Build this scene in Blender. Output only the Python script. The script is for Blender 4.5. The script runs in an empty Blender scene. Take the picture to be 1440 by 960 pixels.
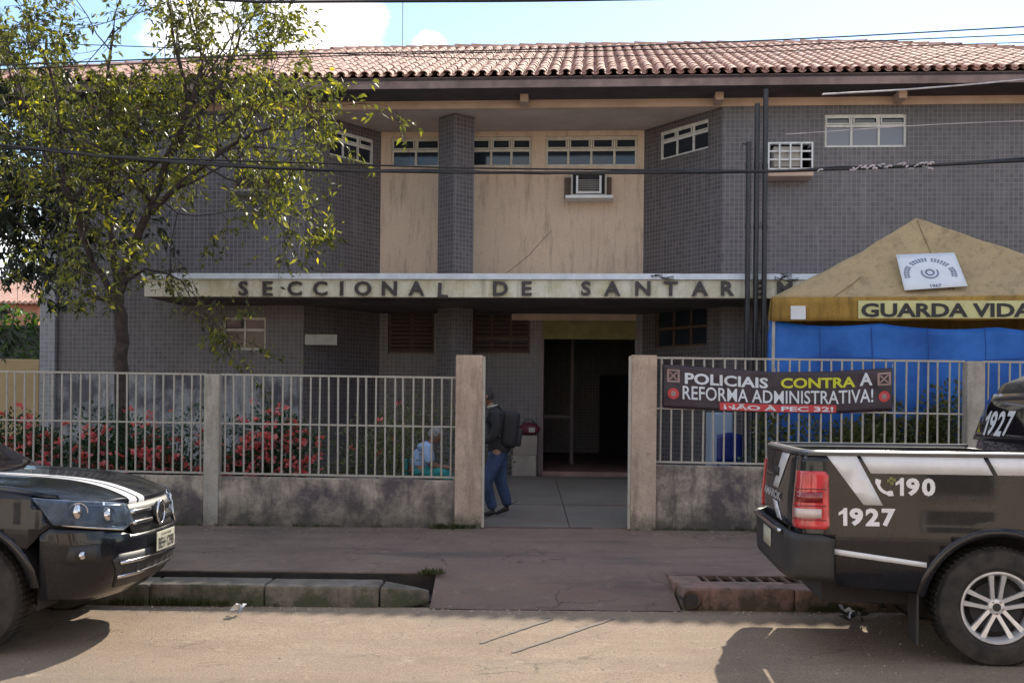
import bpy, bmesh, math, random
from mathutils import Vector, Matrix, noise
R = math.radians
random.seed(7)
S = bpy.context.scene
COL = S.collection

# ------------------------------------------------------------------ camera
F = 1550.0; CX = 720.0; HY = 572.0; CAMZ = 1.65; ROLL = R(0.55)
cam_d = bpy.data.cameras.new('camera'); cam = bpy.data.objects.new('camera', cam_d); COL.objects.link(cam)
cam.location = (0, 0, CAMZ)
cam.rotation_mode = 'QUATERNION'
_r = Vector((math.cos(ROLL), 0, math.sin(ROLL))); _u = Vector((-math.sin(ROLL), 0, math.cos(ROLL))); _f = Vector((0, 1, 0))
cam.rotation_quaternion = Matrix((_r, _u, -_f)).transposed().to_quaternion()
cam_d.sensor_width = 36.0; cam_d.lens = 36.0 * F / 1440.0
cam_d.shift_y = (HY - 480.0) / 1440.0
cam_d.clip_start = 0.1; cam_d.clip_end = 3000
S.camera = cam
S.render.resolution_x = 1024; S.render.resolution_y = 682

# ------------------------------------------------------------------ light
SUN_AZ = R(22.0); SUN_EL = R(34.4)          # azimuth from +Y towards +X
sdir = Vector((math.sin(SUN_AZ) * math.cos(SUN_EL), math.cos(SUN_AZ) * math.cos(SUN_EL), math.sin(SUN_EL)))
sun_d = bpy.data.lights.new('sun', 'SUN'); sun = bpy.data.objects.new('sun', sun_d); COL.objects.link(sun)
sun_d.energy = 4.2; sun_d.angle = R(0.53); sun_d.color = (1.0, 0.91, 0.77)
sun.rotation_mode = 'QUATERNION'; sun.rotation_quaternion = sdir.to_track_quat('Z', 'Y')

W = bpy.data.worlds.new('World'); S.world = W; W.use_nodes = True
nt = W.node_tree; nt.nodes.clear()
def N(t, **k):
    n = nt.nodes.new(t)
    for a, b in k.items(): setattr(n, a, b)
    return n
wo = N('ShaderNodeOutputWorld'); bg = N('ShaderNodeBackground'); bg.inputs['Strength'].default_value = 0.12
sky = N('ShaderNodeTexSky', sky_type='NISHITA'); sky.sun_disc = False
sky.sun_elevation = SUN_EL; sky.sun_rotation = SUN_AZ
sky.air_density = 1.0; sky.dust_density = 0.1; sky.ozone_density = 1.0
tc = N('ShaderNodeTexCoord'); nz = N('ShaderNodeTexNoise'); nz.inputs['Scale'].default_value = 3.2
nz.inputs['Detail'].default_value = 8; nz.inputs['Roughness'].default_value = 0.58
mp = N('ShaderNodeMapping'); mp.inputs['Scale'].default_value = (1, 1, 2.4)
nt.links.new(tc.outputs['Generated'], mp.inputs['Vector']); nt.links.new(mp.outputs['Vector'], nz.inputs['Vector'])
# broad clouds outside the view added as fill light + cumulus heads at given directions
def cloud_blob(px, py, rad, hi=0.30):
    a, b = px - CX, HY - py
    d = (_r * a + _u * b + _f * F).normalized()
    dt = N('ShaderNodeVectorMath', operation='DISTANCE')
    dt.inputs[1].default_value = d
    nrm = N('ShaderNodeVectorMath', operation='NORMALIZE'); nt.links.new(tc.outputs['Generated'], nrm.inputs[0])
    nt.links.new(nrm.outputs[0], dt.inputs[0])
    m = N('ShaderNodeMapRange'); m.inputs['From Min'].default_value = 0; m.inputs['From Max'].default_value = rad
    m.inputs['To Min'].default_value = hi; m.inputs['To Max'].default_value = 0.0
    nt.links.new(dt.outputs['Value'], m.inputs['Value'])
    return m.outputs['Result']
blobs = [cloud_blob(462, 60, 0.065, 0.42), cloud_blob(415, 40, 0.05, 0.42), cloud_blob(604, 70, 0.024, 0.42), cloud_blob(300, 60, 0.09), cloud_blob(10, 330, 0.12)]
clear = cloud_blob(760, -60, 0.50, 0.60)
acc = blobs[0]
for b in blobs[1:]:
    mx = N('ShaderNodeMath', operation='MAXIMUM'); nt.links.new(acc, mx.inputs[0]); nt.links.new(b, mx.inputs[1]); acc = mx.outputs[0]
ad = N('ShaderNodeMath', operation='ADD'); nt.links.new(nz.outputs['Fac'], ad.inputs[0]); nt.links.new(acc, ad.inputs[1])
sb = N('ShaderNodeMath', operation='SUBTRACT'); nt.links.new(nz.outputs['Fac'], sb.inputs[0]); nt.links.new(clear, sb.inputs[1])
ad = N('ShaderNodeMath', operation='MAXIMUM'); ad2 = N('ShaderNodeMath', operation='MULTIPLY_ADD'); nt.links.new(nz.outputs['Fac'], ad2.inputs[0]); ad2.inputs[1].default_value = 0.95; mm = N('ShaderNodeMath', operation='SUBTRACT'); mm.inputs[1].default_value = 0.14; nt.links.new(acc, mm.inputs[0]); nt.links.new(mm.outputs[0], ad2.inputs[2]); nt.links.new(ad2.outputs[0], ad.inputs[0]); nt.links.new(sb.outputs[0], ad.inputs[1])
cr = N('ShaderNodeMapRange'); cr.inputs['From Min'].default_value = 0.47; cr.inputs['From Max'].default_value = 0.63
nt.links.new(ad.outputs[0], cr.inputs['Value'])
mixc = N('ShaderNodeMix', data_type='RGBA'); mixc.inputs[7].default_value = (9.2, 8.8, 8.5, 1)
nt.links.new(cr.outputs['Result'], mixc.inputs[0]); nt.links.new(sky.outputs['Color'], mixc.inputs[6])
nt.links.new(mixc.outputs[2], bg.inputs['Color']); nt.links.new(bg.outputs[0], wo.inputs['Surface'])

S.view_settings.view_transform = 'Standard'; S.view_settings.look = 'None'
S.view_settings.gamma = 1.0; S.view_settings.exposure = 0.98
S.cycles.max_bounces = 8; S.cycles.transparent_max_bounces = 12

# ------------------------------------------------------------------ pixel -> place helpers (photograph pixels, 1440 wide)
def ray(px, py): return _r * (px - CX) + _u * (HY - py) + _f * F
O = Vector((0, 0, CAMZ))
def atY(px, py, Y):
    d = ray(px, py); return O + d * (Y / d.y)
def atZ(px, py, z):
    d = ray(px, py); return O + d * ((z - CAMZ) / d.z)
BYAW = R(4.0); BPIV = Vector((0, 19.92, 0))
B_INV = Matrix.Rotation(BYAW, 3, 'Z')          # world -> building axes
def bl(px, py, v):                              # pixel -> (u, z) on building plane local y = v
    o = B_INV @ (O - BPIV); d = B_INV @ ray(px, py)
    p = o + d * ((v - o.y) / d.y); return p.x, p.z
def blZ(px, py, z):
    o = B_INV @ (O - BPIV); d = B_INV @ ray(px, py)
    p = o + d * ((z - o.z) / d.z); return p.x, p.y

# ------------------------------------------------------------------ materials
def new_mat(name):
    m = bpy.data.materials.new(name); m.use_nodes = True
    t = m.node_tree; b = t.nodes['Principled BSDF']; return m, t, b
def nd(t, ty, **k):
    n = t.nodes.new(ty)
    for a, v in k.items(): setattr(n, a, v)
    return n
def mixcol(t, fac, a, b, mode='MIX'):
    m = nd(t, 'ShaderNodeMix', data_type='RGBA', blend_type=mode)
    for i, v in ((0, fac), (6, a), (7, b)):
        if hasattr(v, 'is_linked') or isinstance(v, bpy.types.NodeSocket): t.links.new(v, m.inputs[i])
        elif i == 0: m.inputs[0].default_value = v
        else: m.inputs[i].default_value = (*v, 1)
    return m.outputs[2]
def rng(t, sock, a, b, c=0.0, d=1.0):
    m = nd(t, 'ShaderNodeMapRange'); t.links.new(sock, m.inputs['Value'])
    for k, v in zip(('From Min', 'From Max', 'To Min', 'To Max'), (a, b, c, d)): m.inputs[k].default_value = v
    return m.outputs['Result']
def noi(t, scale, detail=4, rough=0.55, vec=None, sc=None):
    n = nd(t, 'ShaderNodeTexNoise'); n.inputs['Scale'].default_value = scale; n.inputs['Detail'].default_value = detail
    n.inputs['Roughness'].default_value = rough
    g = vec if vec is not None else nd(t, 'ShaderNodeNewGeometry').outputs['Position']
    if sc is not None:
        mpn = nd(t, 'ShaderNodeMapping'); mpn.inputs['Scale'].default_value = sc
        t.links.new(g, mpn.inputs['Vector']); g = mpn.outputs['Vector']
    t.links.new(g, n.inputs['Vector']); return n.outputs['Fac']
def bump(t, b, h, dist=0.01, st=0.6, prev=None):
    n = nd(t, 'ShaderNodeBump'); n.inputs['Strength'].default_value = st; n.inputs['Distance'].default_value = dist
    t.links.new(h, n.inputs['Height'])
    if prev is not None: t.links.new(prev, n.inputs['Normal'])
    t.links.new(n.outputs['Normal'], b.inputs['Normal']); return n.outputs['Normal']
def M(name, c, rough=0.8, var=0.15, scale=4.0, c2=None, lo=0.35, hi=0.65, bmp=0.0, bs=60, metal=0.0, coat=0.0, spec=0.5, fine=0.0):
    m, t, b = new_mat(name)
    d1 = tuple(max(0, x * (1 - var)) for x in c); d2 = c2 or tuple(min(1, x * (1 + var)) for x in c)
    f = rng(t, noi(t, scale, 6, 0.6), lo, hi)
    col = mixcol(t, f, d1, d2)
    if fine > 0:
        col = mixcol(t, rng(t, noi(t, 90, 3, 0.7), 0.3, 0.7, 0, fine), col, tuple(x * 0.4 for x in c))
    t.links.new(col, b.inputs['Base Color'])
    b.inputs['Roughness'].default_value = rough; b.inputs['Metallic'].default_value = metal
    b.inputs['Coat Weight'].default_value = coat; b.inputs['Coat Roughness'].default_value = 0.04
    b.inputs['Specular IOR Level'].default_value = spec
    if bmp > 0: bump(t, b, noi(t, bs, 5, 0.65), 0.01, bmp)
    return m

def mat_tiles(name, tile, grout, pitch=0.082, dirt=0.35):
    m, t, b = new_mat(name)
    uv = nd(t, 'ShaderNodeUVMap'); br = nd(t, 'ShaderNodeTexBrick'); t.links.new(uv.outputs[0], br.inputs['Vector'])
    br.offset = 0; br.inputs['Scale'].default_value = 1.0
    br.inputs['Brick Width'].default_value = pitch; br.inputs['Row Height'].default_value = pitch
    br.inputs['Mortar Size'].default_value = 0.0075; br.inputs['Mortar Smooth'].default_value = 0.2
    br.inputs['Color1'].default_value = (*tile, 1); br.inputs['Color2'].default_value = (*[x * 0.60 for x in tile], 1)
    br.inputs['Mortar'].default_value = (*grout, 1)
    big = rng(t, noi(t, 0.7, 6, 0.65, sc=(1, 1, 0.45)), 0.35, 0.68)
    c = mixcol(t, big, br.outputs['Color'], tuple(x * 0.55 for x in tile)); 
    c2 = mixcol(t, dirt, br.outputs['Color'], c)
    st = rng(t, noi(t, 3.0, 5, 0.7, sc=(2.2, 2.2, 0.16)), 0.56, 0.74, 0, 0.35)
    c3 = mixcol(t, st, c2, (0.27, 0.25, 0.25))
    t.links.new(c3, b.inputs['Base Color'])
    b.inputs['Roughness'].default_value = 0.42
    inv = nd(t, 'ShaderNodeMath', operation='SUBTRACT'); inv.inputs[0].default_value = 1; t.links.new(br.outputs['Fac'], inv.inputs[1])
    bump(t, b, inv.outputs[0], 0.004, 0.7)
    return m
def mat_stained(name, base, stain, amount=(0.42, 0.62), foot=None, footz=(0.18, 0.6), bmp=0.5, scale=1.6, top=None):
    """old painted render: mottled stains, vertical runs and a dirty splash band close to the ground"""
    m, t, b = new_mat(name)
    f = rng(t, noi(t, scale, 9, 0.68), amount[0], amount[1])
    c = mixcol(t, f, base, stain)
    runs = rng(t, noi(t, 5.0, 6, 0.7, sc=(1.5, 1.5, 0.22)), 0.5, 0.66, 0, 0.6)
    c = mixcol(t, runs, c, tuple(x * 0.55 for x in stain))
    sp = rng(t, noi(t, 34, 5, 0.75), 0.52, 0.7, 0, 0.5)
    c = mixcol(t, sp, c, tuple(x * 0.45 for x in stain))
    if foot:
        g = nd(t, 'ShaderNodeNewGeometry'); sx = nd(t, 'ShaderNodeSeparateXYZ'); t.links.new(g.outputs['Position'], sx.inputs[0])
        nn = rng(t, noi(t, 4, 6, 0.7), 0.25, 0.75, -0.22, 0.22)
        a = nd(t, 'ShaderNodeMath', operation='ADD'); t.links.new(sx.outputs['Z'], a.inputs[0]); t.links.new(nn, a.inputs[1])
        ff = rng(t, a.outputs[0], footz[0], footz[1], 0.9, 0)
        c = mixcol(t, ff, c, foot)
    t.links.new(c, b.inputs['Base Color']); b.inputs['Roughness'].default_value = 0.9
    p = bump(t, b, noi(t, 9, 8, 0.7), 0.03, bmp); bump(t, b, noi(t, 120, 3, 0.7), 0.004, 0.5, p)
    return m
def mat_leaf(name, cols, trans=0.35, rough=0.45):
    m, t, b = new_mat(name)
    g = nd(t, 'ShaderNodeNewGeometry'); r = nd(t, 'ShaderNodeValToRGB')
    t.links.new(g.outputs['Random Per Island'], r.inputs[0])
    e = r.color_ramp.elements
    while len(e) < len(cols): e.new(0.5)
    for i, (p, c) in enumerate(cols): e[i].position = p; e[i].color = (*c, 1)
    t.links.new(r.outputs[0], b.inputs['Base Color']); b.inputs['Roughness'].default_value = rough
    tr = nd(t, 'ShaderNodeBsdfTranslucent'); mx = nd(t, 'ShaderNodeMixShader'); mx.inputs[0].default_value = trans
    gm = mixcol(t, 1.0, r.outputs[0], (1.5, 1.5, 0.55), 'MULTIPLY'); t.links.new(gm, tr.inputs['Color'])
    out = t.nodes['Material Output']
    t.links.new(b.outputs[0], mx.inputs[1]); t.links.new(tr.outputs[0], mx.inputs[2]); t.links.new(mx.outputs[0], out.inputs['Surface'])
    return m

MT = {}
MT['tile'] = mat_tiles('facade_mosaic', (0.115, 0.100, 0.106), (0.19, 0.172, 0.178))
MT['tile_light'] = mat_tiles('facade_mosaic_pale', (0.28, 0.28, 0.31), (0.36, 0.36, 0.37))
MT['beige'] = mat_stained('beige_render', (0.60, 0.455, 0.345), (0.54, 0.40, 0.30), (0.40, 0.75), bmp=0.12, scale=0.9)
MT['plaster'] = M('plaster_soffit', (0.50, 0.41, 0.36), 0.9, 0.12, 1.2, bmp=0.1, fine=0.1)
MT['beam'] = M('beige_beam', (0.50, 0.36, 0.28), 0.85, 0.15, 1.5, bmp=0.1)
MT['fascia'] = M('weathered_fascia', (0.20, 0.14, 0.13), 0.8, 0.3, 2.5, bmp=0.3)
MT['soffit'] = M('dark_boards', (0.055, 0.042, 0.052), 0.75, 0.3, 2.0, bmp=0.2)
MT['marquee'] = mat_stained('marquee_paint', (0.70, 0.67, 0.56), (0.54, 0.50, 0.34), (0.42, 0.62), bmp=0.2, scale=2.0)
MT['lip'] = M('marquee_lip_paint', (0.62, 0.67, 0.74), 0.6, 0.12, 5, bmp=0.15)
MT['letter'] = M('letter_metal', (0.035, 0.028, 0.028), 0.5, 0.3, 20)
MT['wframe'] = M('cream_window_frame', (0.50, 0.45, 0.38), 0.6, 0.15, 8)
MT['wframe_w'] = M('white_window_frame', (0.60, 0.58, 0.55), 0.6, 0.12, 8)
MT['wframe_b'] = M('brown_window_frame', (0.10, 0.055, 0.035), 0.6, 0.25, 8)
MT['brown_slat'] = M('brown_slats', (0.055, 0.03, 0.024), 0.7, 0.3, 12)
m, t, b = new_mat('window_glass'); b.inputs['Base Color'].default_value = (0.018, 0.024, 0.034, 1); b.inputs['Roughness'].default_value = 0.06
b.inputs['Specular IOR Level'].default_value = 0.55; bump(t, b, noi(t, 3, 2), 0.01, 0.06); MT['glass'] = m
m, t, b = new_mat('window_glass_pale'); b.inputs['Base Color'].default_value = (0.16, 0.17, 0.21, 1); b.inputs['Roughness'].default_value = 0.12
bump(t, b, noi(t, 3, 2), 0.01, 0.06); MT['glass_pale'] = m
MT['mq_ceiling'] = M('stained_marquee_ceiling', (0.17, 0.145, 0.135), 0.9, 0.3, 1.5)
MT['dark'] = M('dark_interior', (0.03, 0.027, 0.03), 0.9, 0.3, 2)
MT['hall'] = M('hall_paint', (0.20, 0.15, 0.15), 0.8, 0.2, 1)
MT['pinktile'] = M('red_floor_tiles', (0.24, 0.13, 0.12), 0.4, 0.2, 3)
MT['ochre'] = M('ochre_panel', (0.16, 0.15, 0.05), 0.7, 0.25, 3)
MT['iron'] = M('cream_iron_paint', (0.47, 0.44, 0.385), 0.55, 0.2, 14, c2=(0.30, 0.225, 0.16), lo=0.52, hi=0.74, fine=0.3)
MT['pillar'] = mat_stained('pillar_render', (0.50, 0.385, 0.30), (0.33, 0.24, 0.18), (0.36, 0.70), foot=(0.045, 0.055, 0.025), footz=(0.15, 0.42), scale=2.6)
MT['pillar_grey'] = mat_stained('pillar_render_grey', (0.42, 0.39, 0.34), (0.28, 0.25, 0.21), (0.36, 0.70), foot=(0.10, 0.09, 0.07), footz=(0.15, 0.5), scale=2.6)
MT['lowwall'] = mat_stained('mouldy_low_wall', (0.42, 0.36, 0.29), (0.10, 0.08, 0.085), (0.40, 0.60), foot=(0.055, 0.05, 0.04), footz=(0.16, 0.58), scale=2.2, bmp=0.7)
MT['kerb'] = mat_stained('old_concrete_kerb', (0.19, 0.165, 0.14), (0.11, 0.095, 0.075), (0.40, 0.62), foot=(0.05, 0.06, 0.03), footz=(0.02, 0.14), scale=3, bmp=0.6)
MT['kerb_red'] = mat_stained('worn_red_kerb', (0.26, 0.15, 0.12), (0.15, 0.11, 0.09), (0.40, 0.62), foot=(0.06, 0.05, 0.03), footz=(0.02, 0.14), scale=3, bmp=0.6)
MT['trench'] = M('trench_dirt', (0.03, 0.025, 0.022), 0.95, 0.4, 6, bmp=0.6)
MT['grate'] = M('rusty_grate', (0.10, 0.06, 0.045), 0.8, 0.35, 14)
MT['black_metal'] = M('black_painted_metal', (0.018, 0.017, 0.02), 0.45, 0.3, 6)
MT['cable'] = M('black_cable', (0.012, 0.012, 0.014), 0.6, 0.3, 6)
MT['cable_pale'] = M('pale_cable', (0.42, 0.38, 0.40), 0.6, 0.2, 6)
MT['white'] = M('white_plastic', (0.62, 0.62, 0.62), 0.5, 0.08, 5)
MT['bark'] = M('tree_bark', (0.045, 0.033, 0.03), 0.95, 0.4, 14, bmp=0.9, bs=30)
MT['leaf'] = mat_leaf('street_tree_leaf', [(0, (0.035, 0.040, 0.020)), (0.35, (0.075, 0.085, 0.026)), (0.7, (0.14, 0.155, 0.034)), (1, (0.26, 0.25, 0.05))], 0.5)
MT['leaf_yellow'] = mat_leaf('yellow_leaf', [(0, (0.42, 0.38, 0.03)), (1, (0.62, 0.55, 0.04))], 0.4)
MT['leaf_dark'] = mat_leaf('dark_conifer_leaf', [(0, (0.012, 0.02, 0.013)), (1, (0.04, 0.055, 0.03))], 0.2)
MT['shrub'] = mat_leaf('shrub_leaf', [(0, (0.012, 0.035, 0.018)), (0.6, (0.025, 0.07, 0.03)), (1, (0.06, 0.12, 0.045))], 0.25)
MT['shrub_dry'] = mat_leaf('dry_shrub_leaf', [(0, (0.05, 0.05, 0.026)), (0.6, (0.085, 0.115, 0.035)), (1, (0.16, 0.14, 0.06))], 0.25)
MT['hedge'] = mat_leaf('hedge_leaf', [(0, (0.02, 0.05, 0.015)), (0.6, (0.05, 0.11, 0.02)), (1, (0.12, 0.19, 0.03))], 0.4)
MT['flower'] = mat_leaf('pink_red_petal', [(0, (0.52, 0.06, 0.08)), (0.6, (0.64, 0.13, 0.16)), (1, (0.74, 0.27, 0.30))], 0.3)
MT['weed'] = mat_leaf('weed_blade', [(0, (0.03, 0.04, 0.015)), (1, (0.09, 0.10, 0.035))], 0.3)

m, t, b = new_mat('window_glass_brown'); b.inputs['Base Color'].default_value = (0.085, 0.06, 0.05, 1); b.inputs['Roughness'].default_value = 0.15; MT['glass_brown'] = m
# terracotta
m, t, b = new_mat('terracotta_tile')
g = nd(t, 'ShaderNodeNewGeometry'); oi = nd(t, 'ShaderNodeObjectInfo')
sm = nd(t, 'ShaderNodeMath', operation='ADD'); t.links.new(g.outputs['Random Per Island'], sm.inputs[0]); t.links.new(oi.outputs['Random'], sm.inputs[1])
fr = nd(t, 'ShaderNodeMath', operation='FRACT'); t.links.new(sm.outputs[0], fr.inputs[0])
r = nd(t, 'ShaderNodeValToRGB'); t.links.new(fr.outputs[0], r.inputs[0])
r.color_ramp.elements[0].color = (0.33, 0.145, 0.10, 1); r.color_ramp.elements[1].color = (0.58, 0.34, 0.26, 1)
c = mixcol(t, rng(t, noi(t, 6, 7, 0.7), 0.45, 0.66, 0, 0.8), r.outputs[0], (0.50, 0.38, 0.34))
c = mixcol(t, rng(t, noi(t, 2.2, 7, 0.7), 0.55, 0.7, 0, 0.45), c, (0.15, 0.09, 0.08))
t.links.new(c, b.inputs['Base Color']); b.inputs['Roughness'].default_value = 0.85
bump(t, b, noi(t, 60, 5, 0.7), 0.005, 0.5); MT['terra'] = m

def cracks(t, c, scale, width, col, amt=0.8, gate=None):
    g = nd(t, 'ShaderNodeNewGeometry').outputs['Position']
    nn_ = nd(t, 'ShaderNodeTexNoise'); nn_.inputs['Scale'].default_value = 2.3; nn_.inputs['Detail'].default_value = 6; t.links.new(g, nn_.inputs['Vector'])
    vm = nd(t, 'ShaderNodeVectorMath', operation='MULTIPLY_ADD'); t.links.new(nn_.outputs['Color'], vm.inputs[0]); vm.inputs[1].default_value = (0.9, 0.9, 0); t.links.new(g, vm.inputs[2])
    vo = nd(t, 'ShaderNodeTexVoronoi', feature='DISTANCE_TO_EDGE'); vo.inputs['Scale'].default_value = scale; t.links.new(vm.outputs[0], vo.inputs['Vector'])
    f = rng(t, vo.outputs['Distance'], 0, width, amt, 0)
    gt = rng(t, noi(t, 0.9, 4, 0.6), 0.47, 0.58); m = nd(t, 'ShaderNodeMath', operation='MULTIPLY'); t.links.new(f, m.inputs[0]); t.links.new(gt, m.inputs[1])
    return mixcol(t, m.outputs[0], c, col), m.outputs[0]
# road
m, t, b = new_mat('dusty_asphalt')
c = mixcol(t, rng(t, noi(t, 1.1, 8, 0.65), 0.38, 0.64), (0.29, 0.215, 0.155), (0.37, 0.285, 0.205))
c = mixcol(t, rng(t, noi(t, 70, 4, 0.75), 0.45, 0.62, 0, 0.7), c, (0.13, 0.10, 0.08))
c = mixcol(t, rng(t, noi(t, 28, 6, 0.8), 0.60, 0.70, 0, 0.7), c, (0.46, 0.40, 0.32))
c = mixcol(t, rng(t, noi(t, 0.55, 6, 0.7), 0.52, 0.62, 0, 0.5), c, (0.17, 0.14, 0.115))
c = mixcol(t, rng(t, noi(t, 1.6, 6, 0.65, sc=(0.10, 1.5, 1)), 0.48, 0.64, 0, 0.45), c, (0.20, 0.16, 0.125))
c = mixcol(t, rng(t, noi(t, 3.4, 9, 0.75), 0.58, 0.68, 0, 0.6), c, (0.43, 0.34, 0.25))
c, ck = cracks(t, c, 0.9, 0.012, (0.10, 0.08, 0.06), 0.7)
t.links.new(c, b.inputs['Base Color']); b.inputs['Roughness'].default_value = 0.93; b.inputs['Specular IOR Level'].default_value = 0.25
p = bump(t, b, noi(t, 2.5, 7, 0.65), 0.05, 0.35); bump(t, b, noi(t, 80, 4, 0.8), 0.010, 0.9, p); MT['road'] = m
# pavement: worn concrete with old red paint in the middle
m, t, b = new_mat('worn_pavement')
g = nd(t, 'ShaderNodeNewGeometry'); sx = nd(t, 'ShaderNodeSeparateXYZ'); t.links.new(g.outputs['Position'], sx.inputs[0])
c = mixcol(t, rng(t, noi(t, 1.3, 9, 0.68), 0.38, 0.64), (0.112, 0.080, 0.062), (0.20, 0.145, 0.108))
ax = nd(t, 'ShaderNodeMath', operation='SUBTRACT'); ax.inputs[1].default_value = 0.45; t.links.new(sx.outputs['X'], ax.inputs[0])
ab = nd(t, 'ShaderNodeMath', operation='ABSOLUTE'); t.links.new(ax.outputs[0], ab.inputs[0])
nn = rng(t, noi(t, 1.7, 7, 0.7), 0.3, 0.7, -0.9, 0.9); a2 = nd(t, 'ShaderNodeMath', operation='ADD'); t.links.new(ab.outputs[0], a2.inputs[0]); t.links.new(nn, a2.inputs[1])
redf = rng(t, a2.outputs[0], 0.4, 3.0, 0.62, 0.0)
c = mixcol(t, redf, c, (0.185, 0.110, 0.092))
c = mixcol(t, rng(t, noi(t, 2.6, 9, 0.75), 0.54, 0.68, 0, 0.7), c, (0.10, 0.10, 0.082))
c = mixcol(t, rng(t, noi(t, 60, 4, 0.75), 0.52, 0.66, 0, 0.5), c, (0.05, 0.042, 0.04))
c = mixcol(t, rng(t, noi(t, 7.5, 9, 0.8), 0.57, 0.66, 0, 0.75), c, (0.26, 0.205, 0.165))
c = mixcol(t, rng(t, noi(t, 0.9, 8, 0.7, sc=(0.5, 1.6, 1)), 0.52, 0.66, 0, 0.7), c, (0.065, 0.052, 0.046))
c, ck = cracks(t, c, 1.1, 0.016, (0.03, 0.025, 0.02), 0.85)
t.links.new(c, b.inputs['Base Color']); b.inputs['Roughness'].default_value = 0.88
p = bump(t, b, noi(t, 6, 8, 0.7), 0.03, 0.45); bump(t, b, noi(t, 110, 3, 0.7), 0.005, 0.6, p); MT['pave'] = m
m, t, b = new_mat('grey_path')
c = mixcol(t, rng(t, noi(t, 1.1, 9, 0.68), 0.36, 0.66), (0.115, 0.108, 0.098), (0.185, 0.17, 0.15))
c = mixcol(t, rng(t, noi(t, 50, 4, 0.75), 0.52, 0.66, 0, 0.4), c, (0.06, 0.06, 0.06))
c = mixcol(t, rng(t, noi(t, 1.7, 8, 0.75), 0.46, 0.64, 0, 0.75), c, (0.17, 0.115, 0.09))
t.links.new(c, b.inputs['Base Color']); b.inputs['Roughness'].default_value = 0.6
bump(t, b, noi(t, 40, 6, 0.7), 0.006, 0.5); MT['path'] = m
MT['soil'] = M('garden_soil', (0.06, 0.045, 0.035), 0.95, 0.35, 3, bmp=0.8)
MT['earth'] = M('far_ground', (0.16, 0.13, 0.09), 0.95, 0.25, 0.3, bmp=0.4)
MT['peel'] = mat_stained('peeling_pale_band', (0.33, 0.33, 0.34), (0.11, 0.105, 0.12), (0.44, 0.56), scale=1.1, bmp=0.2, foot=(0.07, 0.07, 0.05), footz=(0.3, 1.0))
MT['far_cream'] = M('cream_house_paint', (0.66, 0.55, 0.42), 0.9, 0.08, 0.8)  # for the unseen houses added for bounce light
MT['far_white'] = M('white_house_paint', (0.76, 0.70, 0.62), 0.9, 0.08, 0.8)  # for the unseen houses added for bounce light
MT['far_pave'] = M('pale_far_pavement', (0.42, 0.36, 0.30), 0.9, 0.15, 1.5)
# car materials
MT['paint'] = M('black_car_paint', (0.006, 0.007, 0.011), 0.32, 0.1, 3, coat=0.5, spec=0.2)
t = MT['paint'].node_tree; b = t.nodes['Principled BSDF']
bc = b.inputs['Base Color'].links[0].from_socket
c = mixcol(t, rng(t, noi(t, 2.6, 7, 0.7), 0.5, 0.8, 0, 0.14), bc, (0.09, 0.08, 0.07)); t.links.new(c, b.inputs['Base Color'])
t.links.new(rng(t, noi(t, 4, 6, 0.7), 0.3, 0.8, 0.16, 0.36), b.inputs['Roughness']); t.links.new(rng(t, noi(t, 5, 6, 0.7), 0.35, 0.75, 0.015, 0.07), b.inputs['Coat Roughness'])
MT['decal'] = M('white_reflective_film', (0.66, 0.66, 0.68), 0.38, 0.06, 6, coat=0.3)
MT['decal_yellow'] = M('amber_film', (0.55, 0.36, 0.08), 0.4, 0.06, 6)
MT['plastic'] = M('black_car_plastic', (0.022, 0.021, 0.022), 0.55, 0.25, 8, bmp=0.1, bs=200)
MT['chrome'] = M('chrome', (0.62, 0.62, 0.64), 0.14, 0.05, 6, metal=1.0)
MT['alloy'] = M('alloy_rim', (0.62, 0.62, 0.65), 0.32, 0.10, 12, metal=0.45)
MT['rubber'] = M('tyre_rubber', (0.022, 0.020, 0.020), 0.85, 0.3, 10, c2=(0.045, 0.038, 0.034), bmp=0.2)
m, t, b = new_mat('car_glass'); b.inputs['Base Color'].default_value = (0.010, 0.008, 0.012, 1); b.inputs['Roughness'].default_value = 0.05; b.inputs['Coat Weight'].default_value = 0.6; MT['carglass'] = m
m, t, b = new_mat('lamp_lens'); b.inputs['Base Color'].default_value = (0.25, 0.30, 0.36, 1); b.inputs['Roughness'].default_value = 0.04
b.inputs['Transmission Weight'].default_value = 0.85; b.inputs['IOR'].default_value = 1.2; MT['lens'] = m
m, t, b = new_mat('tail_lamp_red'); b.inputs['Roughness'].default_value = 0.12; b.inputs['Coat Weight'].default_value = 1
c = mixcol(t, rng(t, noi(t, 9, 3, 0.5), 0.4, 0.6), (0.42, 0.012, 0.018), (0.62, 0.03, 0.035)); t.links.new(c, b.inputs['Base Color'])
wv = nd(t, 'ShaderNodeTexWave'); wv.inputs['Scale'].default_value = 55; wv.bands_direction = 'Z'
gp = nd(t, 'ShaderNodeNewGeometry'); t.links.new(gp.outputs['Position'], wv.inputs['Vector']); bump(t, b, wv.outputs['Fac'], 0.003, 0.4); MT['tail'] = m
MT['tail_clear'] = M('tail_lamp_clear', (0.55, 0.45, 0.42), 0.2, 0.1, 20, coat=0.8)
MT['plate'] = M('plate_grey', (0.46, 0.45, 0.36), 0.5, 0.06, 8)
MT['platetext'] = M('plate_text', (0.03, 0.03, 0.03), 0.5)
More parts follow.
